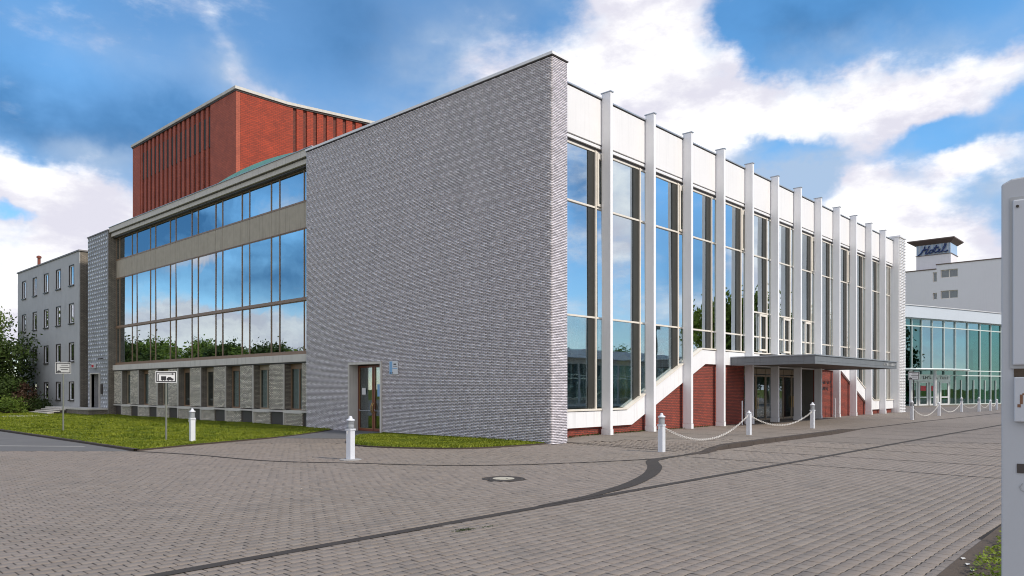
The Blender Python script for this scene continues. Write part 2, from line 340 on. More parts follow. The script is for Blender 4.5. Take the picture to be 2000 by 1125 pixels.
# ------------------------------------------------------------------ mesh builder
ORG = {}
class MB:
    def __init__(s): s.v = []; s.f = []; s.mi = []; s.cur = 0
    def quad(s, *p):
        i = len(s.v); s.v += [tuple(q) for q in p]; s.f.append(tuple(range(i, i + len(p)))); s.mi.append(s.cur); return s
    def box(s, x0, x1, y0, y1, z0, z1):
        if x0 > x1: x0, x1 = x1, x0
        if y0 > y1: y0, y1 = y1, y0
        i = len(s.v)
        s.v += [(x0, y0, z0), (x1, y0, z0), (x1, y1, z0), (x0, y1, z0), (x0, y0, z1), (x1, y0, z1), (x1, y1, z1), (x0, y1, z1)]
        s.f += [tuple(i + k for k in q) for q in ((3, 2, 1, 0), (4, 5, 6, 7), (0, 1, 5, 4), (1, 2, 6, 5), (2, 3, 7, 6), (3, 0, 4, 7))]
        s.mi += [s.cur] * 6; return s
    def prism(s, pts, z0, z1):
        """plan polygon (anticlockwise) pulled up from z0 to z1"""
        i = len(s.v); n = len(pts)
        s.v += [(x, y, z0) for x, y in pts] + [(x, y, z1) for x, y in pts]
        s.f.append(tuple(i + n + k for k in range(n))); s.f.append(tuple(i + n - 1 - k for k in range(n)))
        for k in range(n): s.f.append((i + k, i + (k + 1) % n, i + n + (k + 1) % n, i + n + k))
        s.mi += [s.cur] * (n + 2); return s
    def slab_y(s, pts, y0, y1):
        """outline in (x, z), anticlockwise seen from -Y, pushed from y0 to y1"""
        i = len(s.v); n = len(pts)
        s.v += [(x, y0, z) for x, z in pts] + [(x, y1, z) for x, z in pts]
        s.f.append(tuple(i + k for k in range(n))); s.f.append(tuple(i + n + n - 1 - k for k in range(n)))
        for k in range(n): s.f.append((i + (k + 1) % n, i + k, i + n + k, i + n + (k + 1) % n))
        s.mi += [s.cur] * (n + 2); return s
    def slab_x(s, pts, x0, x1):
        """outline in (y, z), seen from -X, pushed from x0 to x1"""
        i = len(s.v); n = len(pts)
        s.v += [(x0, y, z) for y, z in pts] + [(x1, y, z) for y, z in pts]
        s.f.append(tuple(i + k for k in range(n))); s.f.append(tuple(i + n + n - 1 - k for k in range(n)))
        for k in range(n): s.f.append((i + (k + 1) % n, i + k, i + n + k, i + n + (k + 1) % n))
        s.mi += [s.cur] * (n + 2); return s
    def tube(s, pts, r, n=8, cap=True):
        pts = [Vector(p) for p in pts]; rs = r if isinstance(r, (list, tuple)) else [r] * len(pts); i0 = len(s.v)
        for k, p in enumerate(pts):
            d = (pts[min(k + 1, len(pts) - 1)] - pts[max(k - 1, 0)]).normalized()
            a = d.cross(Vector((0, 0, 1)) if abs(d.z) < .9 else Vector((1, 0, 0))).normalized(); b = d.cross(a)
            for j in range(n):
                q = p + (a * math.cos(2 * math.pi * j / n) + b * math.sin(2 * math.pi * j / n)) * rs[k]; s.v.append(tuple(q))
        for k in range(len(pts) - 1):
            for j in range(n):
                a0 = i0 + k * n + j; a1 = i0 + k * n + (j + 1) % n
                s.f.append((a0, a0 + n, a1 + n, a1)); s.mi.append(s.cur)
        if cap:
            s.f.append(tuple(i0 + j for j in range(n))); s.f.append(tuple(i0 + (len(pts) - 1) * n + n - 1 - j for j in range(n))); s.mi += [s.cur] * 2
        return s
    def lathe(s, prof, n=20, cx=0, cy=0):
        i0 = len(s.v)
        for r, z in prof:
            for j in range(n):
                a = 2 * math.pi * j / n; s.v.append((cx + r * math.cos(a), cy + r * math.sin(a), z))
        for k in range(len(prof) - 1):
            for j in range(n):
                a0 = i0 + k * n + j; a1 = i0 + k * n + (j + 1) % n
                s.f.append((a0, a1, a1 + n, a0 + n)); s.mi.append(s.cur)
        s.f.append(tuple(i0 + n - 1 - j for j in range(n))); s.f.append(tuple(i0 + (len(prof) - 1) * n + j for j in range(n))); s.mi += [s.cur] * 2
        return s
    def build(s, name, mats, parent=None, kind=None, smooth=False, bevel=0, org=None):
        if not isinstance(mats, (list, tuple)): mats = [mats]
        o = org or (ORG.get(parent.name, (0, 0, 0)) if parent else (0, 0, 0))
        me = bpy.data.meshes.new(name)
        me.from_pydata([(x - o[0], y - o[1], z - o[2]) for x, y, z in s.v], [], s.f)
        for mm in mats: me.materials.append(M[mm])
        if len(mats) > 1: me.polygons.foreach_set('material_index', s.mi)
        me.update()
        if smooth: me.shade_smooth() if hasattr(me, 'shade_smooth') else None
        ob = link(name, me, parent, kind)
        if bevel:
            md = ob.modifiers.new('bevel', 'BEVEL'); md.width = bevel; md.segments = 2; md.limit_method = 'ANGLE'
        if org and not parent: ob.location = org
        return ob
def link(name, me, parent=None, kind=None):
    ob = bpy.data.objects.new(name, me); COL.objects.link(ob)
    if parent: ob.parent = parent; ORG[ob.name] = ORG.get(parent.name, (0, 0, 0))
    if kind: ob['kind'] = kind
    return ob
def thing(name, label, cat, loc=(0, 0, 0), group=None, world=True, rz=0):
    o = bpy.data.objects.new(name, None); COL.objects.link(o); o.location = loc; o.rotation_euler.z = rz; o.empty_display_size = .2
    o['label'] = label; o['category'] = cat
    if group: o['group'] = group
    ORG[o.name] = loc if world else (0, 0, 0)
    return o
def tag(o, label, cat, group=None):
    o['label'] = label; o['category'] = cat
    if group: o['group'] = group
    return o
def copy_tree(o, parent=None):
    c = o.copy(); COL.objects.link(c)
    if parent: c.parent = parent
    for ch in list(o.children): copy_tree(ch, c)
    return c
def np_mesh(name, verts, faces_flat, nper, mats, mat_idx=None):
    me = bpy.data.meshes.new(name); nf = len(faces_flat) // nper if np.isscalar(nper) else len(nper)
    me.vertices.add(len(verts)); me.vertices.foreach_set('co', np.asarray(verts, np.float32).ravel())
    me.loops.add(len(faces_flat)); me.loops.foreach_set('vertex_index', np.asarray(faces_flat, np.int32))
    tot = np.full(nf, nper, np.int32) if np.isscalar(nper) else np.asarray(nper, np.int32)
    st = np.concatenate([[0], np.cumsum(tot)[:-1]]).astype(np.int32)
    me.polygons.add(nf); me.polygons.foreach_set('loop_start', st); me.polygons.foreach_set('loop_total', tot)
    for mm in mats: me.materials.append(M[mm])
    if mat_idx is not None: me.polygons.foreach_set('material_index', np.asarray(mat_idx, np.int32))
    me.update(calc_edges=True); me.validate(); return me
BOXF = np.array([[3, 2, 1, 0], [4, 5, 6, 7], [0, 1, 5, 4], [1, 2, 6, 5], [2, 3, 7, 6], [3, 0, 4, 7]])
def boxes_mesh(name, bx, mats, idx=None, org=(0, 0, 0)):
    """bx: n x 6 array x0 x1 y0 y1 z0 z1"""
    b = np.asarray(bx, float); n = len(b)
    V = np.stack([b[:, [0, 2, 4]], b[:, [1, 2, 4]], b[:, [1, 3, 4]], b[:, [0, 3, 4]], b[:, [0, 2, 5]], b[:, [1, 2, 5]], b[:, [1, 3, 5]], b[:, [0, 3, 5]]], 1) - np.array(org)
    F = (BOXF[None] + (np.arange(n) * 8)[:, None, None]).reshape(-1)
    mi = None if idx is None else np.repeat(idx, 6)
    return np_mesh(name, V.reshape(-1, 3), F, 4, mats, mi)

def inpoly(px, py, poly):
    px = np.asarray(px); py = np.asarray(py); c = np.zeros(px.shape, bool); n = len(poly)
    for i in range(n):
        x0, y0 = poly[i]; x1, y1 = poly[i - 1]
        cond = ((y0 > py) != (y1 > py)) & (px < (x1 - x0) * (py - y0) / ((y1 - y0) + 1e-12) + x0)
        c ^= cond
    return c
def sst(x, a, b):
    q = np.clip((x - a) / (b - a), 0, 1); return q * q * (3 - 2 * q)

# ------------------------------------------------------------------ ground plans (metres)
LAWN = [(9.05, 24.35), (11.8, 25.6), (15.3, 26.9), (18.0, 28.5), (19.98, 30.0), (20.6, 33.0), (20.6, 130), (9.25, 130), (9.2, 41)]
LAWN2 = [(19.97, 16.85), (19.97, 26.1), (18.3, 25.4), (16.4, 23.6), (15.2, 21.8), (14.95, 20.4), (15.5, 18.7), (16.9, 17.2)]
PATH = [(15.2, 26.75), (16.9, 24.3), (18.4, 25.5), (19.95, 26.15), (20.44, 26.3), (20.44, 28.65), (19.98, 28.8), (19.95, 29.95), (18.0, 28.45)]
ROAD = [(9.05, 24.4), (9.0, 130), (-40, 130), (-40, 60), (6.0, 27.6), (8.8, 24.55)]
KERB = [(19.4, 11.05), (20.3, 11.0), (21.9, 11.35), (24.7, 11.45), (27.1, 11.5), (32.9, 11.6), (36, 11.9), (38, 12.1), (42, 12.1), (50, 12.1), (62, 11.9), (90, 11.6)]
kx = [p[0] for p in KERB]; ky = [p[1] for p in KERB]
def lift(X, Y):
    """height of the paving: the footway before the entrance stands a kerb higher than the road"""
    X = np.asarray(X, float); Y = np.asarray(Y, float)
    edge = np.interp(X, kx, ky)
    on = (Y > edge - .001) & (X > 19.4)
    s = sst(X, 19.8, 23.0) * .13
    e = np.where(X < 34, 1.0, np.maximum(1 - sst(X, 34, 38), sst(Y - edge, 0, 1.8)))
    return np.where(on, s * e, 0.0)

g = MB(); n = 1
g.quad((-2500, -2500, -.08), (2500, -2500, -.08), (2500, 2500, -.08), (-2500, 2500, -.08)).build('ground', 'lawn_soil', kind='structure')
# paving: one object; joint bed below, near stones as geometry, far stones by the material
pav = MB(); pav.quad((-45, -60, -.007), (150, -60, -.007), (150, 33, -.007), (-45, 33, -.007))
pav_o = pav.build('paving', 'joint', kind='structure')
pav_o['label'] = 'grey brown interlocking concrete paving of the forecourt'
CS = .8
def near_mask(X, Y):
    cx_, cy_ = np.floor(np.asarray(X) / CS) * CS + CS / 2, np.floor(np.asarray(Y) / CS) * CS + CS / 2
    dep = RY * cx_ + RX * cy_; lat = RX * cx_ - RY * cy_
    return (dep > 5.0) & (dep < 26.5) & (np.abs(lat) < .72 * dep + 1.5) & (cy_ < 30)
# far sheet cells
gx = np.arange(-45, 150, CS); gx = np.floor(gx / CS) * CS; gy = np.floor(np.arange(-60, 33, CS) / CS) * CS
cells = []; verts = []; fl = []
XX, YY = np.meshgrid(gx, gy, indexing='ij'); nm = near_mask(XX + CS / 2, YY + CS / 2)
kerbmid = np.interp(XX + CS / 2, kx, ky)
for i in range(XX.shape[0]):
    for j in range(XX.shape[1]):
        if nm[i, j]: continue
        x0, y0 = XX[i, j], YY[i, j]; x1, y1 = x0 + CS, y0 + CS
        if x0 > 62.3 and y0 > 19 and x0 < 88 and False: continue
        if 20.2 < x0 < 61 and y0 > 17.6: continue
        ky0, ky1 = np.interp(x0, kx, ky), np.interp(x1, kx, ky)
        parts_ = [(y0, y0, y1, y1, None)]
        if x0 > 19.4 and max(ky0, ky1) > y0 and min(ky0, ky1) < y1:     # split along the kerb
            a0, a1 = min(max(ky0, y0), y1), min(max(ky1, y0), y1)
            parts_ = [(y0, y0, a1, a0, 0), (a0, a1, y1, y1, 1)]
        for (ya, yb, yc, yd, side) in parts_:
            i0 = len(verts)
            for (x, y, yl) in ((x0, ya, 0), (x1, yb, 0), (x1, yc, 1), (x0, yd, 1)):
                z = 0.0 if (side == 0 or (side is None and (y0 + y1) / 2 < kerbmid[i, j])) else float(lift(x, y + .01))
                verts.append((x, y, z - .002))
            fl += [i0, i0 + 1, i0 + 2, i0 + 3]
fs = link('paving_far_stones', np_mesh('paving_far_stones', verts, fl, 4, ['paving_far']), pav_o, 'stuff')
# near stones: double-T concrete pavers laid in staggered rows along X
PW, PL = .165, .20
jj = np.arange(-120, 260); ii = np.arange(-60, 320)
I, J = np.meshgrid(ii, jj, indexing='ij')
cxp = I * PL + (J % 2) * PL / 2; cyp = J * PW + .05
drift = .012 * np.sin(cxp * 1.3 + cyp * .35) * np.sin(cyp * .9)
ok = near_mask(cxp, cyp)
cyp = cyp + drift
for poly in (LAWN, LAWN2, PATH, ROAD): ok &= ~inpoly(cxp, cyp, poly)
ok &= ~((cxp > 19.95) & (cyp > 16.55) & (cxp < 21)) & ~((cxp > 19.9) & (cyp > 17.45))
kb = np.interp(cxp, kx, ky)
ok &= ~((cxp > 19.9) & (np.abs(cyp - kb) < .16) & (cxp < 38))
mh = (np.hypot(cxp - 11.62, cyp - 11.0) < .47); ok &= ~mh
SOILP = [(7.4, 1.95), (10, 2.02), (30, 2.3), (30, -10), (7.4, -10)]
ok &= ~inpoly(cxp, cyp, SOILP)
px_, py_ = cxp[ok], cyp[ok]
pz_ = lift(px_, py_)
dep = RY * px_ + RX * py_; order = np.argsort(dep); px_, py_, pz_ = px_[order], py_[order], pz_[order]
def dt_outline():
    h, w, L = .0865 - .0062, .0785 - .0062, .1 - .0078
    return np.array([(-L, -h), (-.062, -h), (-.036, -w), (.036, -w), (.062, -h), (L, -h), (L, h), (.062, h), (.036, w), (-.036, w), (-.062, h), (-L, h)])
OUT = dt_outline()
def pavers_mesh(name, xs, ys, zs):
    n = len(xs); k = len(OUT); inner = OUT * .955
    rot = rng.normal(0, .012, n); ca, sa = np.cos(rot), np.sin(rot)
    def place(o, z):
        x = o[None, :, 0] * ca[:, None] - o[None, :, 1] * sa[:, None]; y = o[None, :, 0] * sa[:, None] + o[None, :, 1] * ca[:, None]
        tilt = rng_t[:, 0:1] * o[None, :, 0] + rng_t[:, 1:2] * o[None, :, 1]
        return np.stack([x + xs[:, None], y + ys[:, None], zs[:, None] + dz[:, None] + z + tilt], -1)
    dz = rng.normal(0, .0016, n); rng_t = rng.normal(0, .004, (n, 2))
    V = np.concatenate([place(inner, 0), place(OUT, -.002), place(OUT, -.03)], 1)
    base = (np.arange(n) * 3 * k)[:, None]
    top = np.arange(k)[None] + base
    a = np.arange(k); b = (a + 1) % k
    s1 = np.stack([a + k, b + k, b, a], -1).reshape(1, -1) + base
    s2 = np.stack([a + 2 * k, b + 2 * k, b + k, a + k], -1).reshape(1, -1) + base
    F = np.concatenate([top, s1, s2], 1).reshape(-1)
    per = np.tile(np.concatenate([[k], np.full(2 * k, 4)]), n)
    return np_mesh(name, V.reshape(-1, 3), F, per, ['paver'])
vis = (np.abs((RX * px_ - RY * py_)) < .69 * (RY * px_ + RX * py_)) & (RY * px_ + RX * py_ > 7.4)
idx300 = np.where(vis)[0][:300]; rest = np.ones(len(px_), bool); rest[idx300] = False
link('paving_stones', pavers_mesh('paving_stones', px_[rest], py_[rest], pz_[rest]), pav_o, 'stuff')
pm = [pavers_mesh('paving_stone', np.zeros(1), np.zeros(1), np.zeros(1)) for _ in range(8)]
for q, i in enumerate(idx300):
    ob = link('paving_stone', pm[q % 8], pav_o); ob.location = (px_[i], py_[i], pz_[i])

# strips of dark stone and gutters
def strip(name, pts, w, mat, z=.006, kind='structure', h=None):
    pts = [Vector((p[0], p[1], 0)) for p in pts]; b = MB(); L = []; Rr = []
    ws = w if isinstance(w, (list, tuple)) else [w] * len(pts)
    for k, p in enumerate(pts):
        d = (pts[min(k + 1, len(pts) - 1)] - pts[max(k - 1, 0)]).normalized(); nn = Vector((-d.y, d.x, 0)) * ws[k] / 2
        L.append(p + nn); Rr.append(p - nn)
    for k in range(len(pts) - 1):
        q = [Rr[k], Rr[k + 1], L[k + 1], L[k]]
        b.quad(*[(v.x, v.y, z + float(lift(v.x, v.y))) for v in q])
        if h:
            b.quad(*[(Rr[k].x, Rr[k].y, z - h), (Rr[k + 1].x, Rr[k + 1].y, z - h), (Rr[k + 1].x, Rr[k + 1].y, z), (Rr[k].x, Rr[k].y, z)])
            b.quad(*[(L[k + 1].x, L[k + 1].y, z - h), (L[k].x, L[k].y, z - h), (L[k].x, L[k].y, z), (L[k + 1].x, L[k + 1].y, z)])
    o = b.build(name, mat); o['kind'] = kind; return o
def smoothpath(pts, n=8):
    P = [Vector((p[0], p[1], 0)) for p in pts]; out = []
    for k in range(len(P) - 1):
        p0, p1, p2, p3 = P[max(k - 1, 0)], P[k], P[k + 1], P[min(k + 2, len(P) - 1)]
        for s in range(n):
            u = s / n
            out.append(.5 * ((2 * p1) + (-p0 + p2) * u + (2 * p0 - 5 * p1 + 4 * p2 - p3) * u * u + (-p0 + 3 * p1 - 3 * p2 + p3) * u ** 3))
    return [(v.x, v.y) for v in out] + [tuple(P[-1][:2])]
strip('drainage_strip', [(x, 7.9 + .03 * math.sin(x * .23)) for x in np.arange(-6, 100, 1.5)], .17, 'asphalt_dark')
strip('drainage_strip', smoothpath([(9.3, 8.0), (10.6, 8.05), (11.6, 8.22), (12.8, 8.5), (14.5, 9.15), (15.9, 9.9), (16.75, 10.5), (17.35, 10.85), (18.2, 11.0), (19.5, 11.05)], 8), [float(np.interp(k, [0, 22, 40, 60, 73], [.06, .30, .36, .30, .16])) for k in range(73)], 'asphalt_dark', z=.010)
strip('gutter', smoothpath([(8.9, 24.6), (9.7, 21.6), (10.1, 18.8), (10.7, 17.3), (11.4, 16.2), (12.5, 14.2), (13.8, 12.9), (15.8, 11.8), (17.5, 11.15), (18.3, 11.05)], 6), .13, 'asphalt_dark', z=.008)
for k in range(9):
    x = 18.95 + 3.0 * k
    strip('paving_joint', [(x, y) for y in np.arange(-14, (11.2 if k else 11.0), .8)], .06, 'asphalt_dark', z=.005)
for k in range(5):
    x = 20.85 + 3.0 * k
    strip('paving_joint', [(x, y) for y in np.arange(11.75, 17.3, .6)], .05, 'asphalt_dark', z=.006)
strip('paving_joint', [(20.3 + .04 * k, 11.9 + .45 * k) for k in range(11)], .07, 'asphalt_dark', z=.007)
strip('gutter', [(x, float(np.interp(x, kx, ky))) for x in np.arange(37, 90, 1.0)], .14, 'asphalt_dark', z=.008)

# kerb, each stone its own piece
kerb = MB().box(19.5, 37.5, 11.5, 11.52, -.02, -.01).build('kerb', 'kerb_dark', kind='structure')
x = 19.6
while x < 37.4:
    x2 = min(x + .98, 37.5); y1, y2 = np.interp([x + .004, x2 - .008], kx, ky); b = MB()
    z1, z2 = float(lift(x + .05, 15)), float(lift(x2, 15))
    if x > 33.5: z1 *= float(1 - sst(x, 34, 38)); z2 *= float(1 - sst(x2, 34, 38))
    z1 += .008; z2 += .008
    a = [(x + .004, y1 - .14, -.03), (x2 - .008, y2 - .14, -.03), (x2 - .008, y2 + .16, -.03), (x + .004, y1 + .16, -.03)]
    c = [(x + .004, y1 - .10, z1), (x2 - .008, y2 - .10, z2), (x2 - .008, y2 + .16, z2), (x + .004, y1 + .16, z1)]
    b.quad(*c)
    for k in range(4): b.quad(a[k], a[(k + 1) % 4], c[(k + 1) % 4], c[k])
    b.build('kerb_stone', 'kerb_dark', kerb); x = x2

# lawns, path, road
def sheet(name, poly, mat, z, kind='structure'):
    b = MB(); b.prism(poly, z - .08, z); o = b.build(name, mat, kind=kind); return o
sheet('lawn', LAWN, 'lawn_soil', .03); sheet('lawn', LAWN2, 'lawn_soil', .03)
sheet('entrance_path', PATH, 'asphalt_path', .012)
sheet('road', ROAD[::-1] if False else ROAD, 'asphalt', .004)
strip('road_marking', [(3.0, 34.5), (8.6, 27.5)], .12, 'concrete_light', z=.009)
strip('lawn_edging', [(9.05, 24.3), (9.12, 30), (9.2, 41), (9.25, 60), (9.25, 130)], .16, 'kerb_dark', z=.07, h=.09)
strip('lawn_edging', smoothpath([(9.05, 24.3), (11.8, 25.55), (15.3, 26.85), (18.0, 28.45), (19.9, 29.95)], 5), .07, 'kerb_dark', z=.045, h=.06)
strip('lawn_edging', smoothpath([(18.35, 25.4), (16.4, 23.6), (15.2, 21.8), (14.95, 20.4), (15.5, 18.7), (16.9, 17.2), (19.9, 16.8)], 5), .07, 'kerb_dark', z=.045, h=.06)
sheet('footpath', [(9.3, 60.2), (17.0, 60.2), (17.0, 61.6), (9.3, 61.6)], 'concrete_light', .045)
sheet('flower_bed', SOILP, 'soil', .02)

def blades(name, poly, n, hmin, hmax, mat, z=.03, w=.012, label=None, fade=None):
    P = np.array(poly); lo, hi = P.min(0), P.max(0)
    X = rng.uniform(lo[0], hi[0], n); Y = lo[1] + (hi[1] - lo[1]) * (rng.random(n) ** (fade or 1)); k = inpoly(X, Y, poly); X, Y = X[k], Y[k]; n = len(X)
    h = rng.uniform(hmin, hmax, n) * (.6 + .8 * (np.sin(X * 1.7 + Y * .6) * .5 + .5)); a = rng.uniform(0, 6.28, n); ww = w * (1 + (RY * X + RX * Y) / 12)
    dx, dy = np.cos(a) * ww, np.sin(a) * ww; lx, ly = rng.normal(0, .4, n) * h, rng.normal(0, .4, n) * h
    V = np.stack([np.stack([X - dx, Y - dy, np.full(n, z)], -1), np.stack([X + dx, Y + dy, np.full(n, z)], -1), np.stack([X + lx, Y + ly, z + h], -1)], 1).reshape(-1, 3)
    o = link(name, np_mesh(name, V, np.arange(3 * n), 3, [mat]), None, 'stuff'); tag(o, label, 'grass'); return o
blades('grass', LAWN, 90000, .02, .07, 'grass_blade', label='short green grass of the large lawn before the glazed wing', fade=1.8)
blades('grass', LAWN2, 32000, .02, .07, 'grass_blade', label='short green grass of the small lawn along the grey brick wall')

# ------------------------------------------------------------------ 1. foyer building: grey brick slab wall + glass front
foyer = thing('theatre_foyer', 'long white pillared glass building with a tall grey brick end wall facing the forecourt', 'building', (20.0, 16.6, 0))
SX, SX1, SY0, SY1, ZT = 20.0, 20.85, 16.6, 32.3, 13.62
DY0, DY1, DZ = 26.28, 28.66, 3.10
mb = MB(); e = .014
for (y0, y1, z0, z1) in ((SY0 + e, DY0, -.1, ZT - .02), (DY1, SY1, -.1, ZT - .02), (DY0, DY1, DZ, ZT - .02)): mb.box(SX + e, SX1 - .002, y0, y1, z0, z1)
wall = mb.build('brick_wall', 'mortar_dark', foyer)
BL, BH = .22, .0575; bx = []; mi = []
nc = int(ZT / BH)
for r in range(nc):
    z0 = r * BH; z1 = z0 + .0455; off = (r % 2) * BL / 2 + (r // 2 % 2) * 0
    y = SY0 - off; k = 0
    ph = (r // 3) % 4
    while y < SY1:
        a, b_ = max(y, SY0), min(y + BL - .012, SY1)
        kk = k; k += 1; y += BL
        if b_ - a < .03: continue
        if z0 < DZ and b_ > DY0 - .05 and a < DY1 + .05:
            if a < DY0 - .05: b_ = DY0 - .05
            elif b_ > DY1 + .05: a = DY1 + .05
            else: continue
        light = (r % 6) in (1, 2, 3) and (kk + (r // 6) + (1 if (r % 6) == 2 and False else 0)) % 2 == 0
        pr = .007 if light else 0.0
        bx.append((SX - pr, SX + e + .002, a, b_ - .004, z0, z1)); mi.append(1 if light else 0)
bx = np.array(bx); mi = np.array(mi)
pr_ = rng.normal(0, .0012, len(bx)); bx[:, 0] += pr_
# the 300 that show largest: lowest courses nearest the camera
dist = (bx[:, 2] - SY0) * 1.0 + np.abs(bx[:, 4] - 1.0) * 1.3
sel = np.argsort(dist)[:300]; keep = np.ones(len(bx), bool); keep[sel] = False
link('bricks', boxes_mesh('bricks', bx[keep], ['brick_dull', 'brick_light'], mi[keep], ORG[foyer.name]), wall, 'stuff')
bcache = {}
for i in sel:
    b = bx[i]; key = (round(b[3] - b[2], 3), mi[i], round(b[0], 2) < 19.996)
    if key not in bcache: bcache[key] = boxes_mesh('brick', [(0, .021 if mi[i] else .014, 0, b[3] - b[2], 0, .0435)], ['brick_light' if mi[i] else 'brick_dull'])
    ob = link('brick', bcache[key], wall); ob.location = (b[0] - 20.0, b[2] - 16.6, b[4])
bx = []
for r in range(nc):      # the narrow end face
    z0 = r * BH; x = SX - .0 - (r % 2) * .11
    while x < SX1:
        a, b_ = max(x, SX + .016), min(x + BL - .012, SX1); x += BL
        if b_ - a > .03: bx.append((a, b_, SY0 - rng.uniform(0, .003), SY0 + e + .002, z0, z0 + .0435))
link('end_bricks', boxes_mesh('end_bricks', bx, ['brick_end'], None, ORG[foyer.name]), wall, 'stuff')
MB().box(19.95, 20.90, 16.55, 32.34, ZT, ZT + .10).build('coping', 'white_paint', foyer)
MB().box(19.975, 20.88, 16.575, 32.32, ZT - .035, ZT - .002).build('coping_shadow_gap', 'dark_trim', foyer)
# side door in its deep reveal
df = MB(); df.box(19.93, 20.44, DY1 - .04, DY1 + .05, 0, DZ + .05); df.box(19.93, 20.44, DY0 - .05, DY0 + .04, 0, DZ + .05); df.box(19.93, 20.44, DY0 + .04, DY1 - .04, DZ - .06, DZ + .05)
df.build('door_surround', 'concrete_light', foyer)
MB().box(20.84, 20.86, DY0, DY1, 0, DZ).build('door_lobby_wall', 'interior_dark', foyer)
def leaf(parent, x, ya, yb, z0, z1, fmat='wood_red', w=.09):
    f = MB(); f.box(x, x + .06, ya, ya + w, z0, z1); f.box(x, x + .06, yb - w, yb, z0, z1); f.box(x, x + .06, ya + w, yb - w, z1 - w, z1); f.box(x, x + .06, ya + w, yb - w, z0, z0 + w * 1.3)
    d = f.build('door', fmat, parent)
    MB().box(x + .02, x + .035, ya + w, yb - w, z0 + w * 1.3, z1 - w).build('pane', 'glass_dark', d)
    b = MB()
    for yy in (ya + w, yb - w - .012): b.box(x - .006, x, yy, yy + .012, z0 + .12, z1 - w)
    b.box(x - .006, x, ya + w, yb - w, z0 + .105, z0 + .12); b.build('brass_bead', 'brass', d)
    b = MB(); b.tube([(x - .03, ya + w, 1.02), (x - .07, ya + w + .12, .95), (x - .07, yb - w - .1, .95), (x - .03, yb - w, 1.02)], .014, 6)
    b.build('push_bar', 'lamp_grey', d); return d
leaf(foyer, 20.44, 27.45, 28.60, .03, 3.0); d2 = leaf(foyer, 20.44, 26.33, 27.43, .03, 3.0)
for yy in (27.39, 27.50):
    MB().tube([(20.40, yy, .85), (20.34, yy, .95), (20.33, yy, 1.15), (20.40, yy, 1.30)], .022, 8).build('door_handle', 'brass', foyer)
sp = MB().box(20.425, 20.432, 28.02, 28.30, 1.68, 1.98).build('notice', 'sign_white', foyer); 
MB().box(20.43, 20.436, 26.75, 27.15, 1.6, 2.15).build('notice', 'blue_print', foyer)
# sign beside the door
sg = thing('door_sign', 'small pale blue and white sign on the grey brick wall beside the side door', 'sign', (19.985, 25.4, 2.6))
MB().box(19.955, 19.985, 25.10, 25.68, 2.56, 3.14).build('board', 'sign_white', sg, bevel=.004)
b = MB(); b.box(19.951, 19.954, 25.47, 25.66, 2.58, 3.12); b.box(19.951, 19.954, 25.12, 25.46, 2.80, 2.83); b.build('blue_print', 'blue_print', sg)
b = MB(); b.box(19.950, 19.953, 25.20, 25.38, 2.97, 3.02); b.box(19.948, 19.9505, 25.44, 25.50, 2.60, 2.66); b.box(19.948, 19.9505, 25.56, 25.61, 2.60, 2.65); b.box(19.950, 19.953, 25.15, 25.40, 2.89, 2.905); b.build('lettering', 'ink', sg)

# --- glass front
PX0, PP = 24.06, 3.16
YG = 17.60
PXS = [PX0 + PP * k for k in range(12)]
def zlow(x):      # top of the white band
    return float(np.interp(x, [20, 25.8, 32.15, 51.3, 57.6, 70], [1.16, 1.16, 3.90, 3.90, 1.16, 1.16]))
def zbot(x):      # bottom of the white band
    return float(np.interp(x, [20, 26.2, 32.5, 50.9, 57.2, 70], [.45, .45, 3.14, 3.14, .45, .45]))
BRK = [25.8, 26.2, 32.15, 32.5, 50.9, 51.3, 57.2, 57.6]
for k, x in enumerate(PXS):
    b = MB(); zb = float(lift(x, 17.2)) - .03
    b.box(x, x + .17, 17.0, 17.42, zb + .26, 13.62); b.box(x - .015, x + .185, 16.985, 17.435, zb, zb + .25)
    p = b.build('pillar', 'pillar_paint', foyer, bevel=.008)
    MB().box(x - .02, x + .19, 16.97, 17.46, 13.622, 13.66).build('pillar_cap', 'zinc', p)
XE = 62.18
edges = [20.86] + [v for x in PXS for v in (x + .08,)] + [XE]
for k in range(13):
    xa, xb = edges[k] + (.002 if k == 0 else .0), edges[k + 1]
    b = MB(); b.box(xa + .012, xb - .012, 17.43, 17.70, 11.60, 13.36); b.build('fascia_panel', 'white_panel', foyer, bevel=.006)
b = MB(); b.box(20.86, XE, 17.45, 17.72, 11.44, 11.55); b.build('lintel_rail', 'white_paint', foyer)
b = MB(); b.box(20.86, XE, 17.50, 17.70, 11.55, 11.60); b.box(20.86, XE, 17.53, 17.68, 11.34, 11.44); b.box(20.86, XE, 17.47, 17.9, 13.36, 13.41); b.build('shadow_gap', 'dark_trim', foyer)
b = MB(); b.box(20.86, XE, 17.38, 17.9, 13.41, 13.46); b.build('roof_edge', 'zinc', foyer)
MB().box(20.86, 62.0, 17.9, 34.0, 13.2, 13.4).build('roof', 'concrete_grey', foyer)

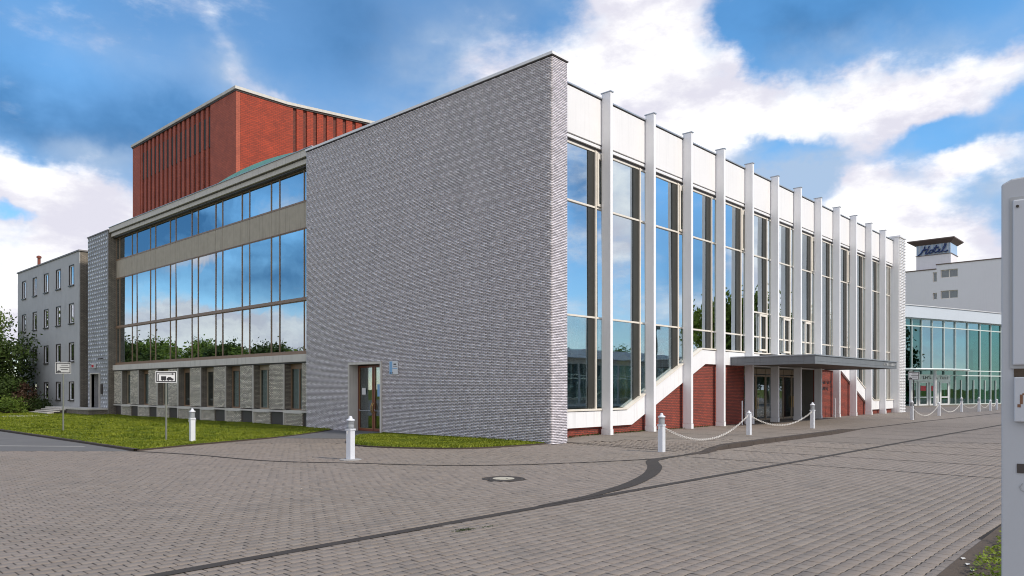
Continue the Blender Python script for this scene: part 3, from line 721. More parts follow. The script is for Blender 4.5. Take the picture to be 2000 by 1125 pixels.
# white band under the glass, following the stairs
def band_pts(f0, f1, xa, xb):
    xs = [xa] + [q for q in BRK if xa < q < xb] + [xb]
    lo = [(q, f0(q)) for q in xs]; hi = [(q, f1(q)) for q in xs][::-1]
    out = []
    for p in lo + hi:
        if not out or (abs(out[-1][0] - p[0]) + abs(out[-1][1] - p[1])) > 1e-4: out.append(p)
    return out
for k in range(13):
    xa, xb = edges[k], edges[k + 1]
    MB().slab_y(band_pts(zbot, lambda q: zlow(q) - .10, xa + .004, xb - .004), 17.42, 17.72).build('white_band', 'white_band', foyer)
    MB().slab_y(band_pts(lambda q: zlow(q) - .098, lambda q: zlow(q) - .075, xa, xb), 17.46, 17.70).build('sill_gap', 'dark_trim', foyer)
    MB().slab_y(band_pts(lambda q: zlow(q) - .073, lambda q: zlow(q), xa, xb), 17.38, 17.66).build('window_sill', 'cream_frame', foyer)

def clip_pane(xa, xb, z0, z1):
    """pane outline between xa..xb and z0..z1, cut off by the sloping sill; None if nothing is left"""
    f = lambda q: max(z0, zlow(q) + .02)
    xs = [xa] + [q for q in BRK if xa < q < xb]
    # where the slope crosses z0 / z1
    for A, B in ((25.8, 32.15), (51.3, 57.6)):
        for z in (z0, z1):
            za, zb_ = zlow(A) + .02, zlow(B) + .02
            u = (z - za) / (zb_ - za)
            if 0 < u < 1:
                q = A + u * (B - A)
                if xa < q < xb: xs.append(q)
    xs = sorted(set(xs)) + [xb]
    pts = [(q, f(q)) for q in xs if f(q) < z1 - 1e-3]
    if len(pts) < 2: return None
    top = [(pts[-1][0], z1), (pts[0][0], z1)]
    full = pts + top; outp = []
    for p in full:
        if not outp or abs(outp[-1][0] - p[0]) + abs(outp[-1][1] - p[1]) > 2e-3: outp.append(p)
    return outp if len(outp) > 2 else None
TR = [1.16, 4.75, 9.10, 11.34]
for k in range(13):
    last = k == 12
    X1 = XE if last else PXS[k]                      # pillar that closes the bay
    X0 = 20.86 if k == 0 else PXS[k - 1] + .40
    cols = [(X0, X1 - .71, 'glass_foyer'), (X1 - .71, X1 - .30, 'painted_reflection'), (X1 - .22, X1 + .34, 'glass_foyer')]  # opaque dark strip paints the pillar's dark reflection into each bay
    if last: cols = [(X0, X1 - 1.0, 'glass_foyer'), (X1 - .92, X1 - .5, 'painted_reflection'), (X1 - .42, X1 - .02, 'glass_foyer')]
    fr = MB()
    mull = [X1 - .30, X1 + .34] if not last else [X1 - 1.0, X1 - .5]
    levels = list(TR)
    if k in (5, 6, 7): levels = [1.16, 4.75, 6.07, 9.10, 11.34]
    for xm in mull:
        fr.box(xm, xm + .08, 17.50, 17.66, zlow(xm + .04) , 11.34)
    xa_, xb_ = (X0, X1 - .30), (X1 - .22, X1 + .34 if not last else X1)
    for z in levels[1:-1]:
        for (a, b_) in ((X0, mull[0]), (mull[0] + .08, mull[1])):
            if zlow((a + b_) / 2) < z - .1: fr.box(a, b_, 17.52, 17.65, z - .035, z + .035)
    fr.box(X0, X1 + (.34 if not last else 0), 17.535, 17.655, 11.27, 11.34)
    w_ = fr.build('window', 'cream_frame', foyer)
    for (a, b_, mt) in cols:
        for z0, z1 in zip(levels[:-1], levels[1:]):
            z0p = z0 + .035
            pl = clip_pane(a, b_, z0p, z1 - .036)
            if not pl: continue
            y = 17.585 + random.uniform(-.002, .002)
            pm_ = MB().slab_y(pl, y if mt != 'painted_reflection' else 17.555, y + .012).build('pane' if mt != 'painted_reflection' else 'pillar_reflection_strip', 'glass_foyer_low' if (mt == 'glass_foyer' and z1 < 4.8 and k < 3) else mt, w_)
            if mt != 'painted_reflection':       # panes never hang perfectly true
                c = Vector(((a + b_) / 2 - 20.0, y - 16.6, (z0 + z1) / 2)); rx, rz = R(random.gauss(0, .16)), R(random.gauss(0, .2))
                rot = Matrix.Rotation(rx, 4, 'X') @ Matrix.Rotation(rz, 4, 'Z')
                pm_.matrix_local = Matrix.Translation(c) @ rot @ Matrix.Translation(-c)
    if k in (0, 2, 4, 7, 9):   # opening light in the top row
        c = MB(); a, b_ = X1 - .22, X1 + .20
        c.box(a, a + .10, 17.46, 17.54, 9.16, 11.25); c.box(b_ - .05, b_ + .10, 17.46, 17.54, 9.16, 11.25); c.box(a + .10, b_ - .05, 17.46, 17.54, 11.03, 11.25); c.box(a + .1, b_ - .05, 17.46, 17.54, 9.16, 9.26)
        c.build('casement', 'cream_frame', w_)
    if k in (5, 6, 7):
        c = MB(); a, b_ = X1 - 1.25, X1 - .36
        c.box(a, a + .10, 17.46, 17.54, 4.0, 6.0); c.box(b_ - .12, b_, 17.46, 17.54, 4.0, 6.0); c.box(a + .1, b_ - .12, 17.46, 17.54, 5.88, 6.0); c.box(a + .1, b_ - .12, 17.46, 17.54, 4.0, 4.1)
        c.build('casement', 'cream_frame', w_)
# red brick wall below the band
DX0, DX1 = 36.86, 46.9
for (xa, xb) in ((20.86, DX0), (DX1, XE)):
    xs = [xa] + [q for q in (26.2, 32.5, 50.9, 57.2) if xa < q < xb] + [xb]
    pts = [(xa, -.1), (xb, -.1)] + [(q, zbot(q) - .002) for q in xs[::-1]]
    MB().slab_y(pts, 17.55, 17.75).build('red_brick_wall', 'brick_red', foyer)
b = MB(); b.box(XE, 63.75, 17.02, 34, -.1, 13.62); b.build('end_wall', 'white_paint', foyer)
bx = []
for r in range(int(13.6 / .12)):
    for c in range(3):
        a = XE + .06 + c * .5 + (r % 2) * .0
        bx.append((a + .10, a + .46, 16.96 - .02 * (r % 2), 17.021, r * .12, r * .12 + .085))
link('end_bricks', boxes_mesh('end_bricks', bx, ['white_paint'], None, ORG[foyer.name]), foyer, 'stuff')
MB().box(XE - .06, 63.85, 16.90, 34, 13.62, 13.74).build('coping', 'white_paint', foyer)
# entrance doors
b = MB(); b.box(DX0, DX0 + .02, 17.75, 19.2, 0, 3.14); b.box(DX1 - .02, DX1, 17.75, 19.2, 0, 3.14); b.box(DX0, DX1, 17.75, 19.2, 3.12, 3.14); b.build('porch_lining', 'interior_mid', foyer)
nd = 8; wd_ = (DX1 - DX0) / nd
for k in range(nd):
    xa, xb = DX0 + k * wd_ + .03, DX0 + (k + 1) * wd_ - .03; f = MB()
    f.box(xa, xa + .07, 18.6, 18.66, .13, 2.75); f.box(xb - .07, xb, 18.6, 18.66, .13, 2.75); f.box(xa + .07, xb - .07, 18.6, 18.66, 2.65, 2.75); f.box(xa + .07, xb - .07, 18.6, 18.66, .13, .24); f.box(xa, xb, 18.6, 18.66, 2.80, 3.10)
    d = f.build('door', 'bronze_light', foyer)
    MB().box(xa + .07, xb - .07, 18.625, 18.635, .24, 2.65).build('pane', 'glass_dark', d)
    MB().tube([((xb if k % 2 == 0 else xa) + (-.11 if k % 2 == 0 else .11), 18.56, .8), ((xb if k % 2 == 0 else xa) + (-.11 if k % 2 == 0 else .11), 18.56, 1.5)], .02, 6).build('door_handle', 'brass', d)
b = MB(); b.box(DX0, DX1, 17.3, 20, -.05, .125); b.build('door_step', 'concrete_grey', foyer)
# canopy
cz0, cz1 = 3.12, 3.52
b = MB(); b.box(35.1, 47.8, 13.2, 17.42, cz0 + .12, cz1); cn = b.build('canopy', 'canopy_metal', foyer, bevel=.01)
b = MB(); b.box(35.1, 47.8, 13.2, 13.24, cz0, cz0 + .118); b.box(35.1, 35.14, 13.241, 17.40, cz0, cz0 + .118); b.box(47.76, 47.8, 13.241, 17.40, cz0, cz0 + .118); b.build('canopy_lip', 'canopy_metal', cn)
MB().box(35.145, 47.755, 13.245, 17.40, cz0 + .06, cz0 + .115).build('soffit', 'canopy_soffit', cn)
b = MB(); b.box(35.05, 47.85, 13.15, 17.41, cz1, cz1 + .05); b.build('canopy_edge', 'zinc', cn)
MB().box(37.3, 38.1, 16.3, 16.9, cz1 + .05, cz1 + .22).build('vent_box', 'dark_trim', cn)
b = MB(); xx = 45.4
for k in range(9):   # raised letters too far off to read
    wv = random.uniform(.10, .17); b.box(xx, xx + .03, 13.17, 13.198, cz0 + .16, cz0 + .32)
    b.box(xx + .03, xx + wv, 13.17, 13.198, cz0 + .16 + random.choice((0, .065, .13)), cz0 + .19 + random.choice((0, .065, .1))); xx += .24
b.build('lettering', 'sign_back', cn)
b = MB()
for row, (z, n_) in enumerate(((2.25, 7), (1.85, 5))):
    xx = 47.75
    for k in range(n_):
        b.box(xx, xx + .035, 17.53, 17.548, z, z + .22); b.box(xx + .035, xx + .15, 17.53, 17.548, z + random.choice((0, .09, .18)), z + .04 + random.choice((0.01, .09, .18))); xx += .23
b.build('wall_lettering', 'ink', foyer)
# inside of the foyer
MB().box(21.0, 61, 30.0, 30.2, 0, 13.2).build('inner_wall', 'interior_mid', foyer)
MB().box(32.2, 51.2, 18.4, 30, 3.55, 3.80).build('upper_floor', 'interior_mid', foyer)
MB().box(21.0, 61, 17.8, 30, -.02, .12).build('foyer_floor', 'step_stone', foyer)
for k in range(16):
    MB().box(24.4 + k * .48, 32.2, 18.6, 23.2, .12 + k * .215, .12 + k * .215 + .20).build('stair_step', 'step_stone', foyer)
b = MB()
for k in range(16):
    x0 = 24.6 + k * .48; z0 = .5 + k * .215
    b.tube([(x0, 18.5, z0 - .2), (x0, 18.5, z0 + .9)], .022, 5)
    b.tube([(x0, 18.5, z0 + .15), (x0 + .24, 18.5, z0 + .75), (x0 + .48, 18.5, z0 + .36)], .012, 4)
b.tube([(24.6, 18.5, 1.42), (32.2, 18.5, 4.82)], .03, 6); b.build('stair_railing', 'interior_white', foyer)
for k in range(6):
    MB().lathe([(.22, .12), (.22, 13.2)], 16, 27 + k * 6.3, 26).build('inner_column', 'interior_white', foyer)
y_ = thing('yellow_sculpture', 'tall yellow sculpture behind the foyer glass above the stairs', 'sculpture', (26.8, 18.2, .12))
MB().lathe([(.22, .13), (.26, .8), (.14, 1.3), (.26, 1.7), (.32, 2.3), (.20, 2.7), (.22, 2.85), (.34, 3.1), (.16, 3.3), (.04, 3.42)], 14, 26.8, 18.2).build('sculpture_body', 'yellow_paint', y_, smooth=True)

# ------------------------------------------------------------------ 2. glazed side wing
wing = thing('glazed_side_wing', 'bronze framed glazed wing between the grey brick wall and the patterned stair tower', 'building', (20.9, 32.4, 0))
A0, A1 = 32.31, 59.85
b = MB(); b.box(20.35, 21.6, A0, A1, 13.62, 13.97); b.build('roof_fascia', 'concrete_light', wing)
b = MB(); b.box(20.45, 21.6, A0, A1, 13.575, 13.62); b.box(20.62, 21.3, A0, A1, 13.24, 13.33); b.build('shadow_gap', 'dark_trim', wing)
b = MB(); b.box(20.50, 21.6, A0, A1, 13.33, 13.575); b.build('lower_fascia', 'concrete_light', wing)
b = MB(); b.box(20.30, 21.6, A0, A1, 13.97, 14.0); b.build('roof_edge', 'zinc', wing)
MB().box(21.6, 40, A0, A1, 13.3, 13.6).build('roof', 'concrete_grey', wing)
b = MB(); b.box(24.5, 40, 34, 60, 13.6, 14.2); b.build('upper_roof', 'concrete_grey', wing)
b = MB(); ys = np.linspace(34, 53, 23); zz = 15.0 + 1.0 * np.sin(np.linspace(0, math.pi, 23)) ** .9
for k in range(22):
    b.quad((22.6, ys[k + 1], 13.6), (22.6, ys[k], 13.6), (23.2, ys[k], zz[k]), (23.2, ys[k + 1], zz[k + 1])); b.quad((23.2, ys[k + 1], zz[k + 1]), (23.2, ys[k], zz[k]), (27, ys[k], zz[k] + .3), (27, ys[k + 1], zz[k + 1] + .3))
b.build('copper_roof', 'copper_green', wing)
MOD = 3.265; P0 = 33.95
pairs = [(36.32 + MOD * k, 37.20 + MOD * k) for k in range(7)]
rows_ = [(11.60, 13.24), (6.62, 10.22), (3.86, 6.50)]
spans = []; prev = 33.9
for a, c in pairs: spans.append((prev, a, 'big')); spans.append((a, c, 'small')); prev = c
spans.append((prev, 59.18, 'big')); spans.append((59.18, A1, 'small')); spans.insert(0, (A0, 33.9, 'small'))
for ri, (z0, z1) in enumerate(rows_):
    for si, (ya, yb, kd) in enumerate(spans):
        f = MB(); t_ = .042
        f.box(20.855, 20.98, ya, ya + t_, z0, z1); f.box(20.855, 20.98, yb - t_ + .004, yb - .004, z0, z1)
        f.box(20.865, 20.97, ya + t_, yb - t_, z1 - .05, z1); f.box(20.865, 20.97, ya + t_, yb - t_, z0, z0 + .06)
        w_ = f.build('window', 'bronze_frame', wing)
        b = MB(); b.box(20.846, 20.855, ya + .010, ya + .028, z0, z1); b.build('frame_bead', 'bronze_light', w_)
        if ri == 0 and kd == 'small' and si in (5, 13):
            MB().box(20.93, 20.95, ya + t_, yb - t_, z0 + .06, z1 - .05).build('open_gap', 'interior_dark', w_)
            o_ = MB().box(20.60, 20.66, ya + t_, ya + t_ + .05, z0 + .08, z1 - .08).build('open_sash', 'bronze_frame', w_); continue
        y = 20.882; pn = MB().box(y, y + .012, ya + t_, yb - t_, z0 + .06, z1 - .05).build('pane', 'glass_wing', w_)
        c = Vector((y - 20.9, (ya + yb) / 2 - 32.4, (z0 + z1) / 2))
        pn.matrix_local = Matrix.Translation(c) @ Matrix.Rotation(R(random.gauss(0, .2)), 4, 'Y') @ Matrix.Rotation(R(random.gauss(0, .2)), 4, 'Z') @ Matrix.Translation(-c)
for (ya, yb, kd) in spans:      # ribbed concrete parapet panels
    b = MB(); b.box(20.86, 21.0, ya + .012, yb - .012, 10.26, 11.56); w_ = b.build('parapet_panel', 'concrete_rib', wing)
b = MB(); b.box(20.84, 21.02, A0, A1, 11.56, 11.60); b.box(20.84, 21.02, A0, A1, 10.22, 10.26); b.box(20.80, 21.02, A0, A1, 6.50, 6.62); b.box(20.78, 21.02, A0, A1, 3.72, 3.86); b.build('transom', 'bronze_frame', wing)
MB().box(20.60, 21.3, A0, A1, 3.34, 3.72).build('stone_band', 'concrete_light', wing)
b = MB(); b.box(20.70, 21.2, A0, A1, 3.27, 3.34); b.build('band_shadow_gap', 'dark_trim', wing)
for k in range(9):
    y = 34.15 + MOD * k + .9
    if y < A1: MB().lathe([(.21, 3.8), (.21, 10.3)], 16, 21.75, y).build('inner_column', 'interior_white', wing)
MB().box(21.0, 28, A0, A1, 3.55, 3.80).build('inner_floor', 'interior_mid', wing)
MB().box(21.0, 28, A0, A1, 10.3, 10.6).build('inner_ceiling', 'interior_white', wing)
MB().box(27.8, 28, A0, A1, 3.8, 13.3).build('inner_wall', 'interior_dark', wing)
MB().tube([(21.25, A0, 4.85), (21.25, A1, 4.85)], .02, 6).build('hand_rail', 'interior_white', wing)
piers = [(32.31, 33.85)] + [(35.56 + MOD * k, 37.10 + MOD * k) for k in range(7)] + [(58.3, 59.85)]
rel = []; rel_pl = []
for k, (ya, yb) in enumerate(piers):
    b = MB(); b.box(20.72, 21.7, ya, yb, .86, 3.27); pr = b.build('brick_pier', 'brick_brown_far', wing)
    b = MB(); b.box(20.66, 20.715, ya, ya + .07, 0, 3.27); b.box(20.66, 20.715, ya + .07, yb, .72, .80); b.build('pier_trim', 'concrete_light', pr)
    bxs = []
    for r in range(36):
        z = .86 + r * .0665; y = ya + .09 + (.115 if r % 2 else 0)
        while y < yb - .03:
            bxs.append((20.685, 20.722, y, min(y + .125, yb), z + .006, z + .056)); y += .23
    link('relief_bricks', boxes_mesh('relief_bricks', bxs, ['brick_relief'], None, ORG[wing.name]), pr, 'stuff')
    MB().box(20.82, 21.7, ya + .1, yb, -.1, .72).build('plinth_vent', 'dark_trim', pr)
    MB().box(20.72, 21.7, ya, ya + .1, -.1, .72).build('plinth_post', 'concrete_light', pr)
for k in range(8):
    ya, yb = piers[k][1], piers[k + 1][0]
    MB().box(20.78, 21.7, ya, yb, -.1, .66).build('plinth', 'brick_brown_far', wing)
    bxs = []
    for r in range(9):
        z = .03 + r * .07; y = ya + .03 + (.115 if r % 2 else 0)
        while y < yb - .03: bxs.append((20.745, 20.782, y, min(y + .125, yb), z, z + .05)); y += .23
    link('relief_bricks', boxes_mesh('relief_bricks', bxs, ['brick_relief'], None, ORG[wing.name]), wing, 'stuff')
    MB().box(20.68, 21.7, ya, yb, .66, .82).build('window_sill', 'concrete_light', wing)
    f = MB(); f.box(21.08, 21.16, ya, ya + .07, .82, 3.27); f.box(21.08, 21.16, yb - .07, yb, .82, 3.27); f.box(21.08, 21.16, ya + .07, yb - .07, 3.0, 3.27); f.box(21.08, 21.16, ya + .07, yb - .07, .82, .90); f.box(21.07, 21.15, (ya + yb) / 2 - .03, (ya + yb) / 2 + .03, .9, 3.0)
    w_ = f.build('window', 'bronze_light' if k % 2 else 'bronze_frame', wing)
    MB().box(21.115, 21.125, ya + .07, yb - .07, .9, 3.0).build('pane', 'glass_dark', w_)
    if k not in (3, 4):
        c = MB(); y = ya + .1
        while y < yb - .15: c.quad((21.19, y, .9), (21.23, y + .05, .9), (21.23, y + .05, 3.0), (21.19, y, 3.0)); c.quad((21.23, y + .05, .9), (21.19, y + .10, .9), (21.19, y + .10, 3.0), (21.23, y + .05, 3.0)); y += .10
        c.build('curtain', 'curtain', w_)
    else: MB().box(21.2, 21.24, ya + .2, yb - .2, 1.25, 1.33).build('inner_shelf', 'interior_white', w_)
MB().box(21.72, 22, A0, A1, -.1, 3.3).build('basement_wall', 'interior_dark', wing)

# ------------------------------------------------------------------ 3. fly tower of red brick
fly = thing('fly_tower', 'windowless red brick stage tower with vertical grooves rising behind the glazed wing', 'building', (30, 59.2, 0))
FT = 27.15
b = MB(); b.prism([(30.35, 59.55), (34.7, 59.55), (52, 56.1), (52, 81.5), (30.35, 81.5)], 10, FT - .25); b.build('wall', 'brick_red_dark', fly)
b = MB(); b.prism([(29.85, 59.05), (34.72, 59.05), (53, 55.25), (53, 81.65), (29.85, 81.65)], FT - .12, FT + .12); b.build('roof_edge', 'concrete_light', fly)
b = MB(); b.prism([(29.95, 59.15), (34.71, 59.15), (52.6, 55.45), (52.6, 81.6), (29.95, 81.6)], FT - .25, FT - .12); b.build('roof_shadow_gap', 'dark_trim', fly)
MB().box(30.0, 30.36, 59.2, 63.9, 10, FT - .25).build('corner_pier', 'brick_red_smooth', fly)
MB().box(30.0, 30.36, 79.6, 81.5, 10, FT - .25).build('corner_pier', 'brick_red_smooth', fly)
ng = 16; gp = (79.6 - 63.9) / ng
for k in range(ng):
    ya = 63.9 + k * gp
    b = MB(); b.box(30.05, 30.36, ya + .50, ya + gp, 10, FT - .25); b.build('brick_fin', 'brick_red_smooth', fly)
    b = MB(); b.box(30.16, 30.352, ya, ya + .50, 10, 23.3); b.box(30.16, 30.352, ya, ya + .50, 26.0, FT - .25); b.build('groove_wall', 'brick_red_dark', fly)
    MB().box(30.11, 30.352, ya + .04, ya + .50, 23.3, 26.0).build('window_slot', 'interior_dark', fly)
b = MB(); b.box(30.37, 34.70, 59.2, 59.55, 10, FT - .25); b.build('side_wall', 'brick_red_far', fly)
ux, uy = 17.3 / math.hypot(17.3, 3.45), -3.45 / math.hypot(17.3, 3.45)
s = 0.0
for k in range(18):
    w1 = .60
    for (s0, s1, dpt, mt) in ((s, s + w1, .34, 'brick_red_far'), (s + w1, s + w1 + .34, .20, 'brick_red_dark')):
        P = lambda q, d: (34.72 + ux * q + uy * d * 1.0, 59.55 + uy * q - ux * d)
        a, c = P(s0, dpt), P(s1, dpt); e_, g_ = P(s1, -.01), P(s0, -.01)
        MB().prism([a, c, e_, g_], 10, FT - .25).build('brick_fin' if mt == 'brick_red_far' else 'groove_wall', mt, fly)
    s += w1 + .34

# ------------------------------------------------------------------ 4. stair tower with light brick pattern, 5. office block
st = thing('stair_tower', 'narrow slate grey stair tower studded with pale bricks, with a door above the steps', 'building', (20.3, 59.9, 0))
b = MB()
for (y0, y1, z0, z1) in ((59.9, 61.6, -.2, 13.78), (63.45, 64.25, -.2, 13.78), (61.6, 63.45, 3.1, 13.78), (61.6, 63.45, -.2, .50)): b.box(20.3, 24.5, y0, y1, z0, z1)
b.build('wall', 'tower_slate', st)
MB().box(20.32, 24.5, 59.885, 59.899, -.2, 13.77).build('side_wall', 'brick_brown_far', st)
b = MB(); b.box(20.24, 24.6, 59.84, 64.3, 13.78, 13.86); b.build('coping', 'slate_coping', st)
bxs = []
for r in range(44):
    z = .55 + r * .30
    for c in range(9):
        y = 60.05 + c * .47 + (.10 if r % 2 else 0)
        if y > 64.0 or (61.2 < y < 63.6 and z < 3.3): continue
        bxs.append((20.26, 20.301, y, y + .20, z, z + .14))
link('pale_bricks', boxes_mesh('pale_bricks', bxs, ['tower_light'], None, ORG[st.name]), st, 'stuff')
b = MB(); b.box(20.20, 20.5, 61.52, 61.6, .48, 3.18); b.box(20.20, 20.5, 63.45, 63.53, .48, 3.18); b.box(20.2, 20.5, 61.6, 63.45, 3.1, 3.18); b.build('door_surround', 'concrete_light', st)
MB().box(20.9, 20.95, 61.6, 63.45, .5, 3.1).build('door', 'bronze_light', st)
MB().box(20.2, 20.29, 60.95, 61.2, 1.55, 2.3).build('intercom', 'dark_trim', st)
lb = MB().box(20.08, 20.26, 62.25, 62.75, 3.55, 3.95).build('door_lamp', 'sign_white', st)
MB().box(20.06, 20.078, 62.3, 62.7, 3.6, 3.8).build('lamp_mark', 'red_poster', lb)
MB().tube([(20.29, 61.0, 4.25), (19.95, 61.0, 4.2)], .05, 6).build('camera_arm', 'dark_trim', st)
tr = thing('entrance_steps', 'low stone terrace with dark front and broad steps before the stair tower door', 'steps', (19.0, 62, 0))
MB().box(18.9, 20.29, 59.9, 70, .38, .50).build('terrace_top', 'concrete_light', tr)
MB().box(18.96, 20.29, 59.95, 70, -.1, .38).build('terrace_wall', 'brick_brown_far', tr)
for k in range(4):
    MB().box(18.9 - (k + 1) * .42, 18.9 - k * .42 + .02, 64.8, 69.6, .38 - .115 * k - .07 - .02, .38 - .115 * k - .02).build('step', 'concrete_light', tr)
    MB().box(18.9 - (k + 1) * .42 + .05, 18.9 - k * .42 + .02, 64.85, 69.55, -.1, .38 - .115 * k - .09).build('riser', 'dark_trim', tr)

off = thing('office_block', 'four storey grey office block with narrow windows at the far left', 'building', (20.3, 66.2, 0))
b = MB(); wy = [68.1 + 3.375 * k for k in range(5)]; wz = [(1.02, 2.56), (4.20, 5.78), (7.33, 9.0), (10.45, 12.15)]
YO0, YO1 = 66.23, 83.75
# wall built round the openings
zs = [0, ] + [q for p in wz for q in p] + [13.05]
b.box(20.3, 20.7, YO0, wy[0] - .62, -.1, 13.05)
for k, y in enumerate(wy):
    nxt = (wy[k + 1] - .62) if k < 4 else YO1
    b.box(20.3, 20.7, y + .62, nxt, -.1, 13.05)
    zz0 = -.1
    for (z0, z1) in wz: b.box(20.3, 20.7, y - .62, y + .62, zz0, z0); zz0 = z1
    b.box(20.3, 20.7, y - .62, y + .62, zz0, 13.05)
b.build('wall', 'office_render', off)
b = MB(); b.box(20.36, 34, YO0 - .02, YO0 - .001, -.1, 13.04); b.box(34, 34.1, YO0, YO1, -.1, 13); b.box(20.7, 34, YO1 - .1, YO1, -.1, 13); b.build('side_wall', 'brick_brown_far', off)
b = MB(); b.box(20.22, 34.1, YO0 - .1, YO1 + .08, 13.05, 13.16); b.build('coping', 'slate_coping', off)
MB().box(21.6, 21.7, YO0, YO1, 0, 13).build('inner_wall', 'interior_dark', off)
for k, y in enumerate(wy):
    for j, (z0, z1) in enumerate(wz):
        f = MB(); f.box(20.27, 20.45, y - .62, y - .56, z0, z1); f.box(20.27, 20.6, y + .56, y + .62, z0, z1); f.box(20.27, 20.6, y - .56, y + .56, z1 - .06, z1); f.box(20.20, 20.6, y - .66, y + .66, z0 - .08, z0 + .01)
        w_ = f.build('window', 'dark_trim', off)
        f = MB(); f.box(20.36, 20.42, y - .56, y - .44, z0 + .01, z1 - .06); f.box(20.36, 20.42, y + .44, y + .56, z0 + .01, z1 - .06); f.box(20.36, 20.42, y - .44, y + .44, z1 - .15, z1 - .06); f.box(20.36, 20.42, y - .44, y + .44, z0 + .01, z0 + .1); f.build('frame', 'white_paint', w_)
        MB().box(20.385, 20.395, y - .44, y + .44, z0 + .1, z1 - .15).build('pane', 'glass_office', w_)
        if (k * 5 + j * 3) % 4 == 0: MB().box(20.46, 20.48, y - .5, y + .5, z0, z1 - (.4 if k % 2 else 0)).build('blind', 'curtain', w_)
ch = MB(); ch.lathe([(.13, 13.1), (.13, 14.9), (.20, 14.92), (.20, 15.05), (.1, 15.1)], 10, 22.5, 88.0)
ch2 = MB(); ch2.lathe([(.14, 13.1), (.14, 14.5), (.22, 14.52), (.22, 14.66), (.1, 14.75)], 10, 21.6, 81.9); ch2.build('chimney_pipe', 'wood_red', off)

# ------------------------------------------------------------------ 6. hotel
hot = thing('hotel_building', 'plain white hotel block with a small rooftop tower carrying blue lettering', 'building', (135, 20, 0))
HX = 135; HY0, HY1 = 8, 56; hz1 = 22.1
def hp(u): a = (u - 1000) / 1453; return HX * (-RY * a + RX) / (RX * a + RY)
def hzv(u, v): a = (u - 1000) / 1453; return 1.93 + (760 - v) / 1453 * HX / (RX * a + RY)
ystep = hp(1828)
holes = []
for (u0, v0, u1, v1) in ((1837, 526, 1870, 542), (1838, 567, 1871, 583), (1822, 532, 1829, 551), (1823, 572, 1830, 585), (1843, 604, 1871, 618)):
    holes.append((hp(u1), hp(u0), hzv((u0 + u1) / 2, v1), hzv((u0 + u1) / 2, v0)))
MB().box(HX + .4, HX + 16, HY0, ystep, 0, 22.0).box(HX + .4, HX + 16, ystep, HY1, 0, 21.3).build('core_wall', 'hotel_render', hot)
bigw = [holes[0], holes[1], holes[4]]; sm = [holes[2], holes[3]]
b = MB(); ya, yb = min(h[0] for h in bigw), max(h[1] for h in bigw)
b.box(HX, HX + .4, HY0, ya, 0, 22.0)
zc = 0
for h in sorted(bigw, key=lambda q: q[2]): b.box(HX, HX + .4, ya, yb, zc, h[2]); zc = h[3]
b.box(HX, HX + .4, ya, yb, zc, 22.0)
sa, sb = min(h[0] for h in sm), max(h[1] for h in sm)
b.box(HX, HX + .4, yb, sa, 0, 22.0)
zc = 0
for h in sorted(sm, key=lambda q: q[2]): b.box(HX, HX + .4, sa, sb, zc, h[2]); zc = h[3]
b.box(HX, HX + .4, sa, sb, zc, 21.3); b.box(HX, HX + .4, sb, HY1, 0, 21.3)
b.build('wall', 'hotel_render', hot)
b = MB(); b.box(HX - .1, HX + 16, HY0, ystep, 22.0, 22.15); b.box(HX - .1, HX + 16, ystep + .01, HY1, 21.3, 21.45); b.build('roof_edge', 'roof_brown', hot)
for h, isb in [(holes[0], 1), (holes[1], 1), (holes[4], 1), (holes[2], 0), (holes[3], 0)]:
    y0, y1 = (ya, yb) if isb else (sa, sb)
    f = MB(); f.box(HX + .22, HX + .3, y0, y0 + .1, h[2], h[3]); f.box(HX + .22, HX + .3, y1 - .1, y1, h[2], h[3]); f.box(HX + .22, HX + .3, y0 + .1, y1 - .1, h[2], h[2] + .12); f.box(HX + .22, HX + .3, y0 + .1, y1 - .1, h[3] - .1, h[3])
    if isb: f.box(HX + .22, HX + .3, (y0 + y1) / 2 - .08, (y0 + y1) / 2 + .08, h[2] + .12, h[3] - .1)
    w_ = f.build('window', 'cream_frame', hot)
    MB().box(HX + .25, HX + .27, y0 + .1, y1 - .1, h[2] + .12, h[3] - .1).build('pane', 'glass_dark', w_)
    MB().box(HX + .36, HX + .38, y0 + .1, y1 - .1, h[2], h[3]).build('curtain', 'interior_mid', w_)
TX = HX + 3.5
def tp(u, X): a = (u - 1000) / 1453; return X * (-RY * a + RX) / (RX * a + RY)
ty0, ty1 = tp(1857, TX), tp(1789.5, TX)
tx2 = TX + 4.6; zt0, zt1, zt2 = 21.2, 24.3, 26.2
MB().box(TX, tx2, ty0, ty1, zt0, zt1).build('lift_tower_wall', 'hotel_render', hot)
MB().box(TX + .02, tx2 - .02, ty0 + .02, ty1 - .02, zt1, zt2).build('sign_panel', 'hotel_blue', hot)
b = MB()
for k in range(26):
    y = ty0 + (ty1 - ty0) * k / 26; b.box(TX - .05, TX + .019, y + .05, y + .11, zt1 + .03, zt2)
b.build('panel_rib', 'sign_white', hot)
MB().box(TX - .12, tx2 + .1, ty0 - .1, ty1 + .1, zt1 - .05, zt1 + .03).build('panel_ledge', 'roof_brown', hot)
b = MB()       # flared roof
A_ = [(TX, ty0), (tx2, ty0), (tx2, ty1), (TX, ty1)]; B_ = [(TX - .9, ty0 - .7), (tx2 + 1.1, ty0 - .7), (tx2 + 1.1, ty1 + 1.2), (TX - .9, ty1 + 1.2)]
for k in range(4):
    k2 = (k + 1) % 4
    b.quad((*A_[k], zt2 - .2), (*A_[k2], zt2 - .2), (*B_[k2], zt2 + .45), (*B_[k], zt2 + .45)); b.quad((*B_[k], zt2 + .45), (*B_[k2], zt2 + .45), (*B_[k2], zt2 + .62), (*B_[k], zt2 + .62))
b.quad(*[(*p, zt2 + .62) for p in B_]); b.build('flared_roof', 'roof_brown', hot)
